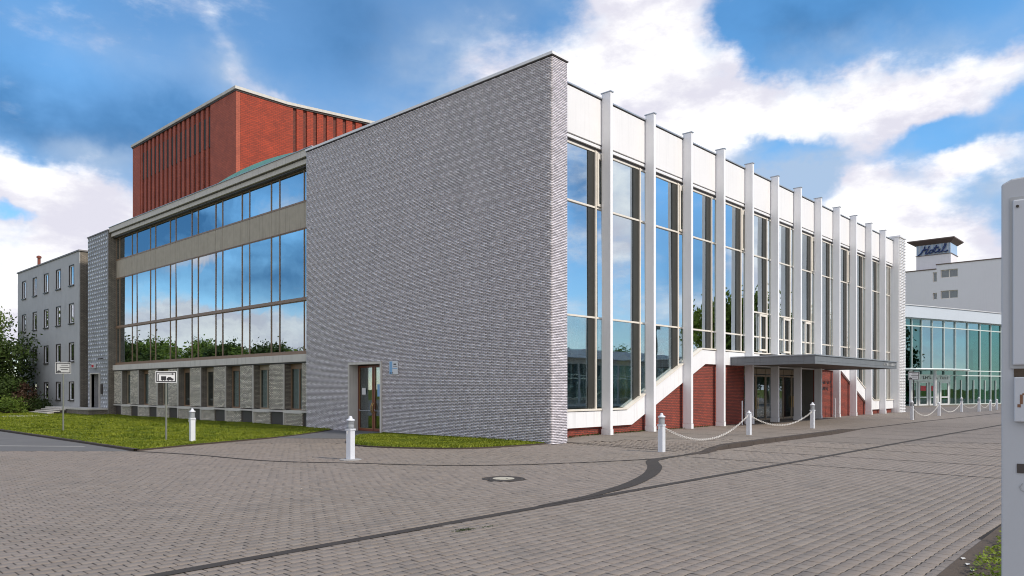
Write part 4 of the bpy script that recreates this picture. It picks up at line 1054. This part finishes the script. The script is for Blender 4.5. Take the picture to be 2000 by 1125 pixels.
# script lettering "Hotel" as tubes, drawn in (u, v) of the panel, u to the right
SC = [[(.02, -.12), (.10, .05), (.18, .45), (.22, .80)], [(.14, .35), (.26, .48), (.34, .40)], [(.25, .02), (.30, .35), (.36, .80)], [(.25, .02), (.32, .0), (.37, .14)],
      [(.46, .36), (.40, .32), (.37, .16), (.40, .02), (.46, .06), (.49, .22), (.46, .36), (.53, .34)],
      [(.53, .34), (.56, .55), (.58, .84)], [(.56, .55), (.53, .16), (.56, .02), (.62, .10)], [(.50, .52), (.66, .58)],
      [(.62, .10), (.70, .24), (.71, .36), (.66, .34), (.65, .12), (.70, .02), (.77, .12)],
      [(.77, .12), (.84, .50), (.88, .86), (.84, .88), (.80, .45), (.81, .10), (.86, .02), (.96, .14)]]
b = MB(); LW = (ty1 - ty0) * .92
for pl in SC:
    b.tube([(TX - .22, ty1 - .25 - u * LW - v * .10 * 1.2, zt1 + .25 + v * 1.55) for u, v in pl], .115, 6)
b.build('lettering', 'hotel_letter', hot)

# ------------------------------------------------------------------ 7. glass pavilion of the hotel
pv = thing('glass_pavilion', 'low curved glass building with green panes and a pale roof band before the hotel', 'building', (100, 23, 0))
# facade mullions, following a gentle curve
US = [1752, 1766, 1779, 1798, 1819, 1842, 1864, 1888, 1912, 1933, 1953, 1975, 2000]
def solve(u):      # mullion positions along the slightly bowed front from (91.4, 24.0) to (109.6, 18.5)
    a = (u - 1000) / 1453; rx, ry = RX * a + RY, -RY * a + RX
    q = (24.0 + .302 * 91.4) / (ry + .302 * rx); x = q * rx
    q *= 1 - .006 * math.sin(math.pi * min(max((x - 89) / 28, 0), 1)); return q * rx, q * ry
PTS = [solve(u) for u in US]
gz = [.15, 3.54, 4.1, 9.04, 9.87]
def seg_box(p, q, z0, z1, d0, d1):
    dx, dy = q[0] - p[0], q[1] - p[1]; L = math.hypot(dx, dy); nx, ny = dy / L, -dx / L
    return [(p[0] + nx * d1, p[1] + ny * d1), (q[0] + nx * d1, q[1] + ny * d1), (q[0] + nx * d0, q[1] + ny * d0), (p[0] + nx * d0, p[1] + ny * d0)], z0, z1
for k in range(len(PTS) - 1):
    p, q = PTS[k], PTS[k + 1]
    f = MB(); f.prism(*seg_box(p, (p[0] + (q[0] - p[0]) * .035, p[1] + (q[1] - p[1]) * .035), .0, 9.93, -.05, .15))
    q2 = (p[0] + (q[0] - p[0]) * .036, p[1] + (q[1] - p[1]) * .036)
    for z in gz: f.prism(*seg_box(q2, q, z - .06, z + .06, -.03, .12))
    md = ((p[0] + q[0]) / 2, (p[1] + q[1]) / 2)
    if k > 3: f.prism(*seg_box(md, (md[0] + (q[0] - p[0]) * .03, md[1] + (q[1] - p[1]) * .03), .2, 3.0, -.03, .12))
    w_ = f.build('window', 'green_frame', pv)
    for i in range(4):
        mt = 'glass_pale' if (i >= 2 and 3 <= k <= 6) or (i == 3 and k in (5, 6, 7)) else 'glass_green'
        MB().prism(*seg_box(q2, q, gz[i] + .06, gz[i + 1] - .06, 0, .02)).build('pane', mt, w_)
    b = MB(); b.prism(*seg_box(p, q, 9.93, 11.25, -.4, .5)); b.build('roof_band', 'pavilion_fascia', pv)
    b = MB(); b.prism(*seg_box(p, q, 11.25, 11.33, -.6, .6)); b.build('roof_edge', 'sign_white', pv)
    if k % 2: MB().prism(*seg_box(md, (md[0] + 2.2, md[1]), .2, 3.0 + 4 * (k % 3 == 0), -3.0, -2.8)).build('inner_wall', 'interior_mid', pv)
b = MB(); b.prism([(PTS[0][0], PTS[0][1] + 6), (PTS[-1][0], PTS[-1][1] + 6), (PTS[-1][0], PTS[-1][1] + 6.3), (PTS[0][0], PTS[0][1] + 6.3)], 0, 10).build('back_wall', 'interior_dark', pv)
b = MB(); b.prism([(PTS[0][0], PTS[0][1] + .6), (PTS[-1][0], PTS[-1][1] + .6), (PTS[-1][0], PTS[-1][1] + 8), (PTS[0][0], PTS[0][1] + 8)], 10.6, 10.8).build('roof', 'concrete_light', pv)
b = MB(); b.prism([(PTS[0][0], PTS[0][1] + .3), (PTS[-1][0], PTS[-1][1] + .3), (PTS[-1][0], PTS[-1][1] + 6), (PTS[0][0], PTS[0][1] + 6)], 3.3, 3.6).build('inner_floor', 'interior_mid', pv)
# entrance porch: white door wall and curved glass canopy
def ray(u, d):      # point on the ray of pixel column u at depth d (plan)
    a = (u - 1000) / 1453; return (d * (RX * a + RY), d * (-RY * a + RX))
pL, pR = ray(1776, 80), ray(1854, 85.5)
def lerp(p, q, s): return (p[0] + (q[0] - p[0]) * s, p[1] + (q[1] - p[1]) * s)
MB().prism(*seg_box(pL, pR, 2.75, 3.55, 0, .12)).build('porch_fascia', 'sign_white', pv)
MB().prism(*seg_box(pL, pR, 2.8, 3.5, -3, -2.9)).build('porch_back', 'interior_mid', pv)
for k, (s0, s1) in enumerate(((.0, .17), (.20, .44), (.47, .70), (.73, .98))):
    a, c = lerp(pL, pR, s0), lerp(pL, pR, s1); f = MB()
    w = .16; aa, cc = lerp(a, c, w), lerp(a, c, 1 - w)
    f.prism(*seg_box(a, aa, .05, 2.74, 0, .1)); f.prism(*seg_box(cc, c, .05, 2.74, 0, .1)); f.prism(*seg_box(aa, cc, .05, .3, 0, .1)); f.prism(*seg_box(aa, cc, .95, 1.1, 0, .1)); f.prism(*seg_box(aa, cc, 2.6, 2.74, 0, .1))
    d = f.build('door', 'sign_white', pv)
    MB().prism(*seg_box(aa, cc, .3, .95, .03, .05)).build('pane', 'glass_green', d); MB().prism(*seg_box(aa, cc, 1.1, 2.6, .03, .05)).build('pane', 'glass_green', d)
    if k in (1, 2): MB().prism(*seg_box(lerp(aa, cc, .1), lerp(aa, cc, .9), 1.75, 2.3, .055, .07)).build('poster', 'red_poster', d)
b = MB(); x_ = 0
for k in range(12):
    s = .30 + k * .055
    if k in (4, 7): continue
    a = lerp(pL, pR, s); b.prism(*seg_box(a, lerp(pL, pR, s + .012), 3.05, 3.35, .121, .15)); b.prism(*seg_box(lerp(pL, pR, s + .012), lerp(pL, pR, s + .036), 3.05 + .12 * (k % 3), 3.11 + .12 * (k % 3), .121, .15))
b.build('lettering', 'ink', pv)
cl = MB(); fr = MB(); tip = ray(1893, 80.5); mid_ = ray(1830, 75.5); st_ = ray(1768, 77)
curve = [(st_[0] * (1 - u) ** 2 + 2 * mid_[0] * u * (1 - u) + tip[0] * u * u, st_[1] * (1 - u) ** 2 + 2 * mid_[1] * u * (1 - u) + tip[1] * u * u) for u in np.linspace(0, 1, 13)]
for k in range(12):
    a, c = curve[k], curve[k + 1]; A2, C2 = lerp(ray(1768, 84), ray(1893, 93), k / 12), lerp(ray(1768, 84), ray(1893, 93), (k + 1) / 12)
    cl.quad((*a, 4.0), (*c, 4.0), (*C2, 4.35), (*A2, 4.35)); fr.tube([(*a, 4.02), (*A2, 4.37)], .05, 5)
fr.tube([(*p, 4.0) for p in curve], .11, 6)
cp = fr.build('porch_canopy', 'green_frame', pv); cl.build('pane', 'glass_pale', cp)
for u in (1779, 1826): p = ray(u, 78.6); MB().lathe([(.16, 0), (.16, 4.1)], 10, *p).build('porch_column', 'sign_white', pv)

# ------------------------------------------------------------------ bollards
def bollard_proto(tall):
    if tall:
        t_ = thing('lamp_bollard', '', 'bollard', world=False)
        b = MB(); b.box(-.085, .085, -.085, .085, 0, .80); b.build('post', 'bollard_white', t_, bevel=.008)
        b = MB(); b.box(-.10, .10, -.10, .10, .80, .85); b.build('collar', 'bollard_white', t_, bevel=.006)
        b = MB(); b.lathe([(.080, .85), (.080, 1.06)], 16)
        l_ = b.build('lamp_head', 'lamp_grey', t_, smooth=False)
        for k in range(6): MB().lathe([(.096, .86 + k * .034), (.102, .868 + k * .034), (.084, .880 + k * .034)], 16).build('louvre', 'lamp_grey', l_)
        MB().lathe([(.11, 1.06), (.115, 1.075), (.11, 1.10), (.055, 1.125), (.05, 1.15), (.045, 1.175), (.02, 1.195), (.004, 1.20)], 16).build('dome', 'bollard_white', t_, smooth=True)
    else:
        t_ = thing('chain_bollard', '', 'bollard', world=False)
        b = MB(); b.box(-.08, .08, -.08, .08, 0, .84); b.build('post', 'bollard_white', t_, bevel=.008)
        MB().lathe([(.10, .84), (.10, .87), (.055, .90), (.045, .93), (.02, .955), (.004, .96)], 14).build('dome', 'bollard_white', t_, smooth=True)
    b = MB()
    for sx in (-1, 1):
        b.tube([(sx * .08, 0, .78), (sx * .12, 0, .78), (sx * .135, 0, .75), (sx * .12, 0, .72)], .010, 6)
    b.build('chain_hook', 'chain_white', t_)
    return t_
GB = 'white bollards around the forecourt'
tallp = bollard_proto(True); shortp = bollard_proto(False)
BOL = [('t', 11.92, 17.04, 'white lamp bollard standing alone on the paving before the side door', 10),
       ('t', 11.32, 27.47, 'white lamp bollard on the corner of the large lawn', -5),
       ('t', 19.85, 12.12, 'white lamp bollard at the near end of the chain, beside the dropped kerb', 0),
       ('s', 27.76, 13.01, 'low white bollard in the middle of the two near chains', 0),
       ('t', 34.49, 13.09, 'white lamp bollard below the near corner of the grey entrance canopy', 0),
       ('t', 49.71, 12.88, 'white lamp bollard beside the dark sign post past the far end of the canopy', 0),
       ('s', 57.30, 13.15, 'low white bollard in front of the hotel porch doors', 0),
       ('t', 66.86, 13.77, 'white lamp bollard in front of the pavilion glass right of the porch', 0),
       ('t', 69.9, 13.16, 'white lamp bollard, second from the right in the far chain row', 0),
       ('s', 73.4, 13.0, 'low white bollard, last but one before the tall white pylon', 0),
       ('s', 77.3, 13.2, 'low white bollard next to the left edge of the tall white pylon', 0)]
BOL[1] = ('t', 12.0, 27.0, BOL[1][3], -5)
used = {'t': False, 's': False}; BO = []
for (k, x, y, lab, rz) in BOL:
    src = tallp if k == 't' else shortp
    o = src if not used[k] else copy_tree(src); used[k] = True
    o.location = (x, y, float(lift(x, y)) + (.03 if y > 25 else 0)); o.rotation_euler.z = R(rz); o['label'] = lab; o['group'] = GB; BO.append(o)
for i in (0,):
    sc = MB(); sc.lathe([(.30, .0), (.30, .012), (.26, .022)], 18, 11.92, 17.04); tag(sc.build('bollard_footing', 'concrete_grey', org=(11.92, 17.04, 0)), 'round mortar footing of the lone lamp bollard before the side door', 'footing')

def link_mesh():
    b = MB(); n = 12; pts = []
    for k in range(n + 1):
        a = 2 * math.pi * k / n; pts.append((.040 * math.cos(a) * 1.35, 0, .024 * math.sin(a) * 1.25))
    b.tube(pts, .0068, 5, cap=False); return b
lm = link_mesh()
def chain(p, q, sag, lab):
    p, q = Vector(p), Vector(q); b = MB(); L = (q - p).length; N = 200; cur = []
    for k in range(N + 1):
        u = k / N; v = p.lerp(q, u); v.z -= 4 * sag * u * (1 - u); cur.append(v)
    acc = 0; nxt = .04; idx = 0
    for k in range(N):
        d = cur[k + 1] - cur[k]; seg = d.length
        while acc + seg > nxt:
            c = cur[k] + d * ((nxt - acc) / seg); t_ = d.normalized(); side = t_.cross(Vector((0, 0, 1))).normalized(); upv = side.cross(t_)
            if idx % 2: side, upv = upv, -side
            i0 = len(b.v)
            for (x, y, z) in lm.v: b.v.append(tuple(c + t_ * x + side * y + upv * z))
            b.f += [tuple(i0 + w for w in f) for f in lm.f]; b.mi += [0] * len(lm.f)
            nxt += .088; idx += 1
        acc += seg
    o = b.build('chain', 'chain_white', org=tuple(p)); tag(o, lab, 'chain', 'chains between the bollards'); return o
def top(i, s): o = BO[i]; h = .75; return (o.location.x + s * .13, o.location.y, o.location.z + h)
chain(top(2, 1), top(3, -1), .62, 'white chain hanging from the near lamp bollard to the low middle bollard')
chain(top(3, 1), top(4, -1), .48, 'white chain from the low middle bollard to the lamp bollard by the canopy')
chain(top(5, 1), top(6, -1), .60, 'white chain from the dark sign post to the low bollard by the porch')
chain(top(6, 1), top(7, -1), .60, 'white chain before the porch doors and the first pavilion panes')
chain(top(7, 1), top(8, -1), .45, 'white chain between the two far lamp bollards before the pavilion')
chain(top(8, 1), top(9, -1), .45, 'white chain hanging right of the farther lamp bollard, near the pylon')
chain(top(9, 1), top(10, -1), .40, 'white chain between the last two low bollards left of the pylon')
for (x, y, lab) in ((35.3, 16.9, 'thin white post before the red brick wall left of the entrance'), (48.5, 17.0, 'thin white post before the red brick wall right of the entrance')):
    pt = MB(); z0 = float(lift(x, y)); pt.lathe([(.035, z0), (.035, z0 + 1.2), (.01, z0 + 1.22)], 10, x, y)
    tag(pt.build('guard_post', 'bollard_white', org=(x, y, z0)), lab, 'post', 'thin white posts beside the entrance')

# ------------------------------------------------------------------ road signs
def facing(x, y): return math.atan2(y, x)
def sign(name, lab, x, y, z0, ztop, w, h, draw, backc='sign_white', pole='post_grey', off=0):
    t_ = thing(name, lab, 'sign', (x, y, z0), world=False, rz=facing(x, y) - math.pi / 2 + off)
    # local: board faces -y, x to the right
    MB().tube([(0, .03, 0), (0, .03, ztop - z0 - .05)], .035, 8).build('pole', pole, t_)
    b = MB(); b.box(-w / 2, w / 2, -.012, .0, ztop - z0 - h, ztop - z0); bd = b.build('board', backc, t_)
    f = MB(); zt = ztop - z0; e2 = .035; k_ = .025
    f.box(-w / 2 + k_, w / 2 - k_, -.0145, -.0122, zt - k_ - e2, zt - k_); f.box(-w / 2 + k_, w / 2 - k_, -.0145, -.0122, zt - h + k_, zt - h + k_ + e2)
    f.box(-w / 2 + k_, -w / 2 + k_ + e2, -.0145, -.0122, zt - h + k_ + e2, zt - k_ - e2); f.box(w / 2 - k_ - e2, w / 2 - k_, -.0145, -.0122, zt - h + k_ + e2, zt - k_ - e2)
    f.build('border', 'ink', bd); d = MB(); draw(d, zt, w, h); d.build('symbol', 'ink', bd); return t_
def car(d, x, z, s, yy=-.0165):
    d.slab_y([(x, z + .05 * s), (x + .44 * s, z + .05 * s), (x + .44 * s, z + .15 * s), (x + .34 * s, z + .17 * s), (x + .27 * s, z + .26 * s), (x + .10 * s, z + .26 * s), (x, z + .16 * s)], yy, -.0122)
    for cx in (.10, .34):
        d.slab_y([(x + (cx + .055 * math.cos(a)) * s, z + (.05 + .055 * math.sin(a)) * s) for a in np.linspace(0, 2 * math.pi, 11)[:-1]], yy - .001, -.0122)
def draw1(d, zt, w, h):
    for k, (a, c) in enumerate(((-.10, .20), (-.14, .24), (-.10, .19))): d.box(a, c, -.0165, -.0122, zt - .14 - k * .10, zt - .115 - k * .10)
    car(d, -.24, zt - h + .06, .34)
def draw2(d, zt, w, h):
    d.box(-.28, -.25, -.0165, -.0122, zt - h + .07, zt - .12); d.box(-.25, .19, -.0165, -.0122, zt - .12, zt - .09)
    d.slab_y([(.19, zt - .145), (.29, zt - .105), (.19, zt - .065)], -.0165, -.0122)
    d.slab_y([(-.17, zt - h + .10), (.0, zt - h + .10), (.0, zt - h + .24), (-.17, zt - h + .24)], -.0165, -.0122)
    car(d, .02, zt - h + .075, .52)
    for cx in (-.125, -.045): d.slab_y([(cx + .026 * math.cos(a), zt - h + .098 + .026 * math.sin(a)) for a in np.linspace(0, 2 * math.pi, 11)[:-1]], -.0175, -.0122)
sign('direction_sign', 'square grey notice sign on a thick pole on the lawn before the stair tower', 11.1, 38.4, .03, 3.16, .62 * 1.0, .52, draw1, 'sign_back')
sign('direction_sign', 'white sign with a black bent arrow and a car and trailer symbol on the lawn', 11.6, 28.3, .03, 2.60, .72, .43, draw2)
sign('direction_sign', 'small pale sign on a dark pole beside the far lamp bollard', 50.6, 13.0, .1, 3.0, .62, .50, draw1, 'sign_white', 'ink')

# manhole cover
mc = thing('manhole_cover', 'round manhole cover with a pale concrete middle and a dark iron ring in the paving', 'manhole cover', (11.62, 11.0, 0))
MB().lathe([(.46, -.02), (.46, .006), (.44, .010), (.37, .010), (.36, .004)], 36, 11.62, 11.0).build('iron_ring', 'iron', mc)
MB().lathe([(.35, -.02), (.35, .007), (.24, .009)], 36, 11.62, 11.0).build('cover_rim', 'iron', mc)
MB().lathe([(.235, -.0), (.235, .0125), (.20, .015)], 30, 11.62, 11.0).build('cover_plate', 'cast_concrete', mc)
MB().lathe([(.03, .015), (.03, .0165)], 10, 11.62, 10.9).build('lift_hole', 'iron', mc)

# ------------------------------------------------------------------ pylon at the right edge
def campt(x, y): return (RX * x + RY * y, -RY * x + RX * y)
D0 = 2.20
pl0 = campt(1.447, D0); py_t = thing('white_pylon', 'tall pale grey metal pylon with panels close at the right edge of the picture', 'pylon', (*pl0, 0), world=False, rz=math.atan2(-RY, RX) - R(36))
# local x runs right along its face, local y away from the camera
body = MB(); body.slab_y([(0, 0), (.92, 0), (.92, 2.60), (.025, 2.548), (0, 2.535)], 0, .24); body.build('body', 'pylon_paint', py_t, bevel=.005)
pa = MB(); pa.box(.028, .80, -.014, -.001, 2.00, 2.482); pa.build('upper_panel', 'pylon_panel', py_t, bevel=.004)
MB().box(.021, .81, -.005, -.0006, 1.99, 2.492).build('panel_gap', 'sign_back', py_t)
py_t2 = MB().box(.032, .80, -.020, -.001, 1.835, 1.965).build('lower_panel', 'pylon_panel', py_t, bevel=.003)
MB().box(.031, .40, -.004, -.0006, 1.966, 1.999).build('panel_gap', 'soil', py_t)
rs = MB()
for k in range(9): rs.box(.040 + .006 * k, .044 + .006 * k + random.uniform(0, .01), -.0208, -.0201, 1.875 + random.uniform(0, .05), 1.885 + random.uniform(.0, .05))
rs.build('peeling_sticker', 'rust', py_t2)
MB().box(.038, .70, -.003, -.0006, 1.685, 1.712).build('slot', 'dark_trim', py_t)
b = MB(); b.tube([(.052, -.002, 1.655), (.044, -.002, 1.645), (.050, -.002, 1.635), (.060, -.002, 1.63)], .0012, 4); b.build('scratch', 'sign_back', py_t)
MB().tube([(.040, -.010, 2.462), (.040, -.018, 2.462)], .004, 8).build('screw', 'iron', py_t)

# ------------------------------------------------------------------ plants
def leaves(centers, n, size, spread, mat):
    c = np.asarray(centers); k = rng.integers(0, len(c), n); P = c[k, :3] + rng.normal(0, 1, (n, 3)) * (spread * c[k, 3:4] if c.shape[1] > 3 else spread)
    d1 = rng.normal(0, 1, (n, 3)); d1 /= np.linalg.norm(d1, axis=1)[:, None]; d2 = np.cross(d1, rng.normal(0, 1, (n, 3))); d2 /= np.linalg.norm(d2, axis=1)[:, None]
    s = size * rng.uniform(.6, 1.4, n)[:, None]
    V = np.stack([P - d1 * s, P - d2 * s * .45, P + d1 * s, P + d2 * s * .45], 1).reshape(-1, 3)
    return np_mesh('leaves', V, np.arange(4 * n), 4, [mat])
def skeleton(h, w, nb, lean=.1, trunk=.3, levels=2):
    """trunk with limbs; returns builder and twig end points"""
    b = MB(); ends = []; top_ = Vector((random.uniform(-lean, lean) * h, random.uniform(-lean, lean) * h, h * .82))
    tr_ = [Vector((0, 0, -.1)), Vector((top_.x * .2, top_.y * .2, h * trunk)), Vector((top_.x * .6, top_.y * .6, h * .6)), top_]
    r0 = .022 * h; b.tube(tr_, [r0, r0 * .75, r0 * .45, r0 * .12], 7)
    for k in range(nb):
        u = random.uniform(trunk, .95); base = tr_[1].lerp(top_, (u - trunk) / (1 - trunk)) if u > trunk else tr_[1]
        a = k * 2.4 + random.uniform(-.4, .4); L = w * random.uniform(.55, 1.0) * math.sin(math.pi * min(max((u - trunk * .6) / (1.08 - trunk * .6), .12), .95)) ** .6
        e_ = base + Vector((math.cos(a) * L, math.sin(a) * L, L * random.uniform(.25, .75))); mid = base.lerp(e_, .5) + Vector((0, 0, -.08 * L))
        b.tube([base, mid, e_], [r0 * .35, r0 * .2, r0 * .06], 5)
        for j in range(4):
            s0 = base.lerp(e_, random.uniform(.4, 1)); e2 = s0 + Vector((random.gauss(0, 1), random.gauss(0, 1), random.gauss(.3, .8))) * L * .28
            b.tube([s0, e2], [r0 * .12, r0 * .04], 4); ends.append((*e2, random.uniform(.6, 1.3)))
        ends.append((*e_, random.uniform(.7, 1.3)))
    return b, ends
def tree(lab, x, y, h, w, nb, nl, size, mat, spread, group=None, kind='tree', cat='tree', trunk=.3):
    b, ends = skeleton(h, w, nb, trunk=trunk); t_ = thing(kind, lab, cat, (x, y, 0), group, world=False, rz=random.uniform(0, 6))
    b.build('trunk', 'bark', t_); link('crown', leaves(ends, nl, size, spread, mat), t_); return t_
random.seed(21)
tree('thin tree with sparse young leaves against the sky at the left edge', 17.6, 84.5, 10.6, 3.6, 26, 2600, .17, 'leaf_mid', .42, trunk=.25)
tree('bushy green tree before the left end of the office block', 17.2, 78.0, 6.4, 3.4, 34, 9000, .16, 'leaf_dark', .50, trunk=.08)
tree('dark dense tree at the left edge in front of the office block', 15.2, 77.0, 6.2, 3.6, 34, 9000, .17, 'leaf_dark', .55, trunk=.05)
def bush(lab, x, y, h, w, nl, size, mat, n=36, group=None):
    t_ = thing('bush', lab, 'bush', (x, y, 0), group, world=False); b = MB(); ends = []
    for k in range(n):
        a = random.uniform(0, 6.28); rr = w * math.sqrt(random.random()); z = h * math.sqrt(max(0.05, 1 - (rr / w) ** 2)) * random.uniform(.45, 1)
        e_ = (math.cos(a) * rr, math.sin(a) * rr, z); b.tube([(e_[0] * .2, e_[1] * .2, 0), (e_[0] * .8, e_[1] * .8, z * .6), e_], [.03, .02, .008], 4); ends.append((*e_, random.uniform(.6, 1.2)))
    b.build('stem', 'bark', t_); link('foliage', leaves(ends, nl, size, .2 * w ** .5, mat), t_); return t_
bush('big dark rounded shrub left of the entrance steps', 16.9, 73.2, 3.3, 1.7, 5200, .11, 'leaf_dark', 46)
bush('reddish dark shrub behind the low green shrub', 17.9, 72.2, 2.4, 1.1, 2600, .10, 'leaf_red')
bush('low yellow green shrub beside the entrance steps', 16.2, 69.0, 1.35, 1.0, 2400, .09, 'leaf_mid')
bush('low dark green hedge plant against the office wall by the steps', 18.6, 71.5, 1.1, 1.2, 2200, .08, 'leaf_dark')
GT = 'street trees mirrored in the glass, outside the picture'
random.seed(5)
protos = []
for k in range(3):
    protos.append(tree('leafy street tree mirrored in the glazing of the side wing', 0, 0, 12, 4.6, 30, 7000, .30, ('leaf_mid', 'leaf_dark', 'leaf_mid')[k], .75, GT, trunk=.22))
spots = [(-9 + random.uniform(-4, 3), y, random.uniform(.85, 1.15) * (.55 + .36 * (y - 80) / 85)) for y in np.arange(80, 165, 6.0)] + [(x, -7 + random.uniform(-4, 2), random.uniform(.85, 1.3)) for x in np.arange(88, 118, 6.0)]
for i, (x, y, s_) in enumerate(spots):
    o = protos[i] if i < 3 else copy_tree(protos[i % 3]); o.location = (x, y, 0); o.scale = (s_, s_, s_); o.rotation_euler.z = random.uniform(0, 6.28)
    o['group'] = GT if y > 20 else 'roadside trees mirrored in the foyer glass'
    o['label'] = 'leafy street tree mirrored in the bronze framed glazing of the side wing' if y > 20 else 'leafy roadside tree mirrored in the far panes of the foyer front'

lb_ = thing('low_building', 'long low pale building with a flat roof, mirrored in the first foyer bays', 'building', (60, -12, 0))
b = MB(); b.box(46, 84, -20, -12, 0, 5.0); b.build('wall', 'concrete_light', lb_)
MB().box(45.5, 84.5, -20.5, -11, 5.0, 5.9).build('flat_roof', 'white_paint', lb_)
for k in range(12): MB().box(47 + k * 3, 49.6 + k * 3, -11.995, -11.9, .3, 4.4).build('window', 'glass_dark', lb_)
for i in range(13):
    o = copy_tree(protos[i % 3]); o.location = (26 + i * 9 + random.uniform(-3, 3), -62 + random.uniform(-5, 4), 0); sc_ = random.uniform(.6, .95); o.scale = (sc_,) * 3
    o['group'] = 'trees beyond the low building'; o['label'] = 'tree standing beyond the long low building, mirrored in the glass'
tp_ = thing('floodlight_mast', 'tall thin mast mirrored in the third foyer bay', 'mast', (66, -6, 0))
MB().tube([(66, -6, 0), (66, -6, 8.5)], [.16, .08], 8).build('pole', 'post_grey', tp_); MB().box(65.5, 66.5, -6.1, -5.9, 8.1, 8.6).build('lamp_bar', 'post_grey', tp_)
# weeds and moss in the joints
n = 900; cx0, cy0 = 7.45, 7.1
wx = np.concatenate([rng.normal(7.03, .10, 260), rng.normal(7.45, .08, 60), rng.uniform(20.9, 33, n - 320)]); wy_ = np.concatenate([rng.normal(7.40, .035, 260), rng.normal(7.33, .03, 60), 17.5 - np.abs(rng.normal(0, .09, n - 320))])
wz = lift(wx, wy_) + .004; a = rng.uniform(0, 6.28, n); hh = np.concatenate([rng.uniform(.002, .010, 320), rng.uniform(.02, .09, n - 320)]); rr = np.concatenate([rng.uniform(.006, .014, 320), rng.uniform(.01, .03, n - 320)])
V = np.stack([np.stack([wx - np.cos(a) * rr, wy_ - np.sin(a) * rr, wz], -1), np.stack([wx + np.cos(a) * rr, wy_ + np.sin(a) * rr, wz], -1), np.stack([wx + rng.normal(0, .5, n) * rr, wy_ + rng.normal(0, .5, n) * rr, wz + hh], -1)], 1).reshape(-1, 3)
tag(link('weeds', np_mesh('weeds', V, np.arange(3 * n), 3, ['leaf_dark']), None, 'stuff'), 'small dark weeds in the paving joints and at the foot of the red brick wall', 'weeds')
# ground cover at the foot of the pylon
GC = [(8.6, 1.72), (9.6, 1.80), (14, 1.95), (14, -2), (7.7, -2), (7.8, 1.3)]
n = 26000; X = rng.uniform(7.5, 13.5, n); Y = rng.uniform(-2, 2.7, n); k = inpoly(X, Y, GC); X, Y = X[k], Y[k]; n = len(X)
Z = .04 + .16 * rng.random(n) * (.5 + .5 * np.sin(X * 5) * np.cos(Y * 6 + X)); cen = np.stack([X, Y, Z], -1)
d1 = rng.normal(0, 1, (n, 3)) * (1, 1, .5); d1 /= np.linalg.norm(d1, axis=1)[:, None]; d2 = np.cross(d1, rng.normal(0, .4, (n, 3)) + (0, 0, 1)); d2 /= np.linalg.norm(d2, axis=1)[:, None]
s_ = rng.uniform(.015, .032, n)[:, None]
gc = link('ground_cover', np_mesh('ground_cover', np.stack([cen - d1 * s_, cen - d2 * s_ * .55, cen + d1 * s_, cen + d2 * s_ * .55], 1).reshape(-1, 3), np.arange(4 * n), 4, ['leaf_fresh']), None, 'stuff')
tag(gc, 'fresh green ground cover in the flower bed at the foot of the pylon', 'plants')
random.seed(3)
for k in range(3):
    x, y = 9.0 + .28 * k, 1.75 + .10 * k; b = MB(); b.quad((-.05, 0, .0), (.0, -.025, .006), (.06, .0, .002), (.01, .03, .01)); b.quad((.01, .03, .01), (.06, 0, .002), (.0, -.025, .006), (-.05, 0, 0))
    o = b.build('dry_leaf', 'concrete_light'); o.location = (x, y, .03); tag(o, ('pale dry leaf on the soil nearest the bottom edge', 'pale dry leaf in the middle of three on the bare soil', 'pale dry leaf on the soil nearest the ground cover')[k], 'leaf')
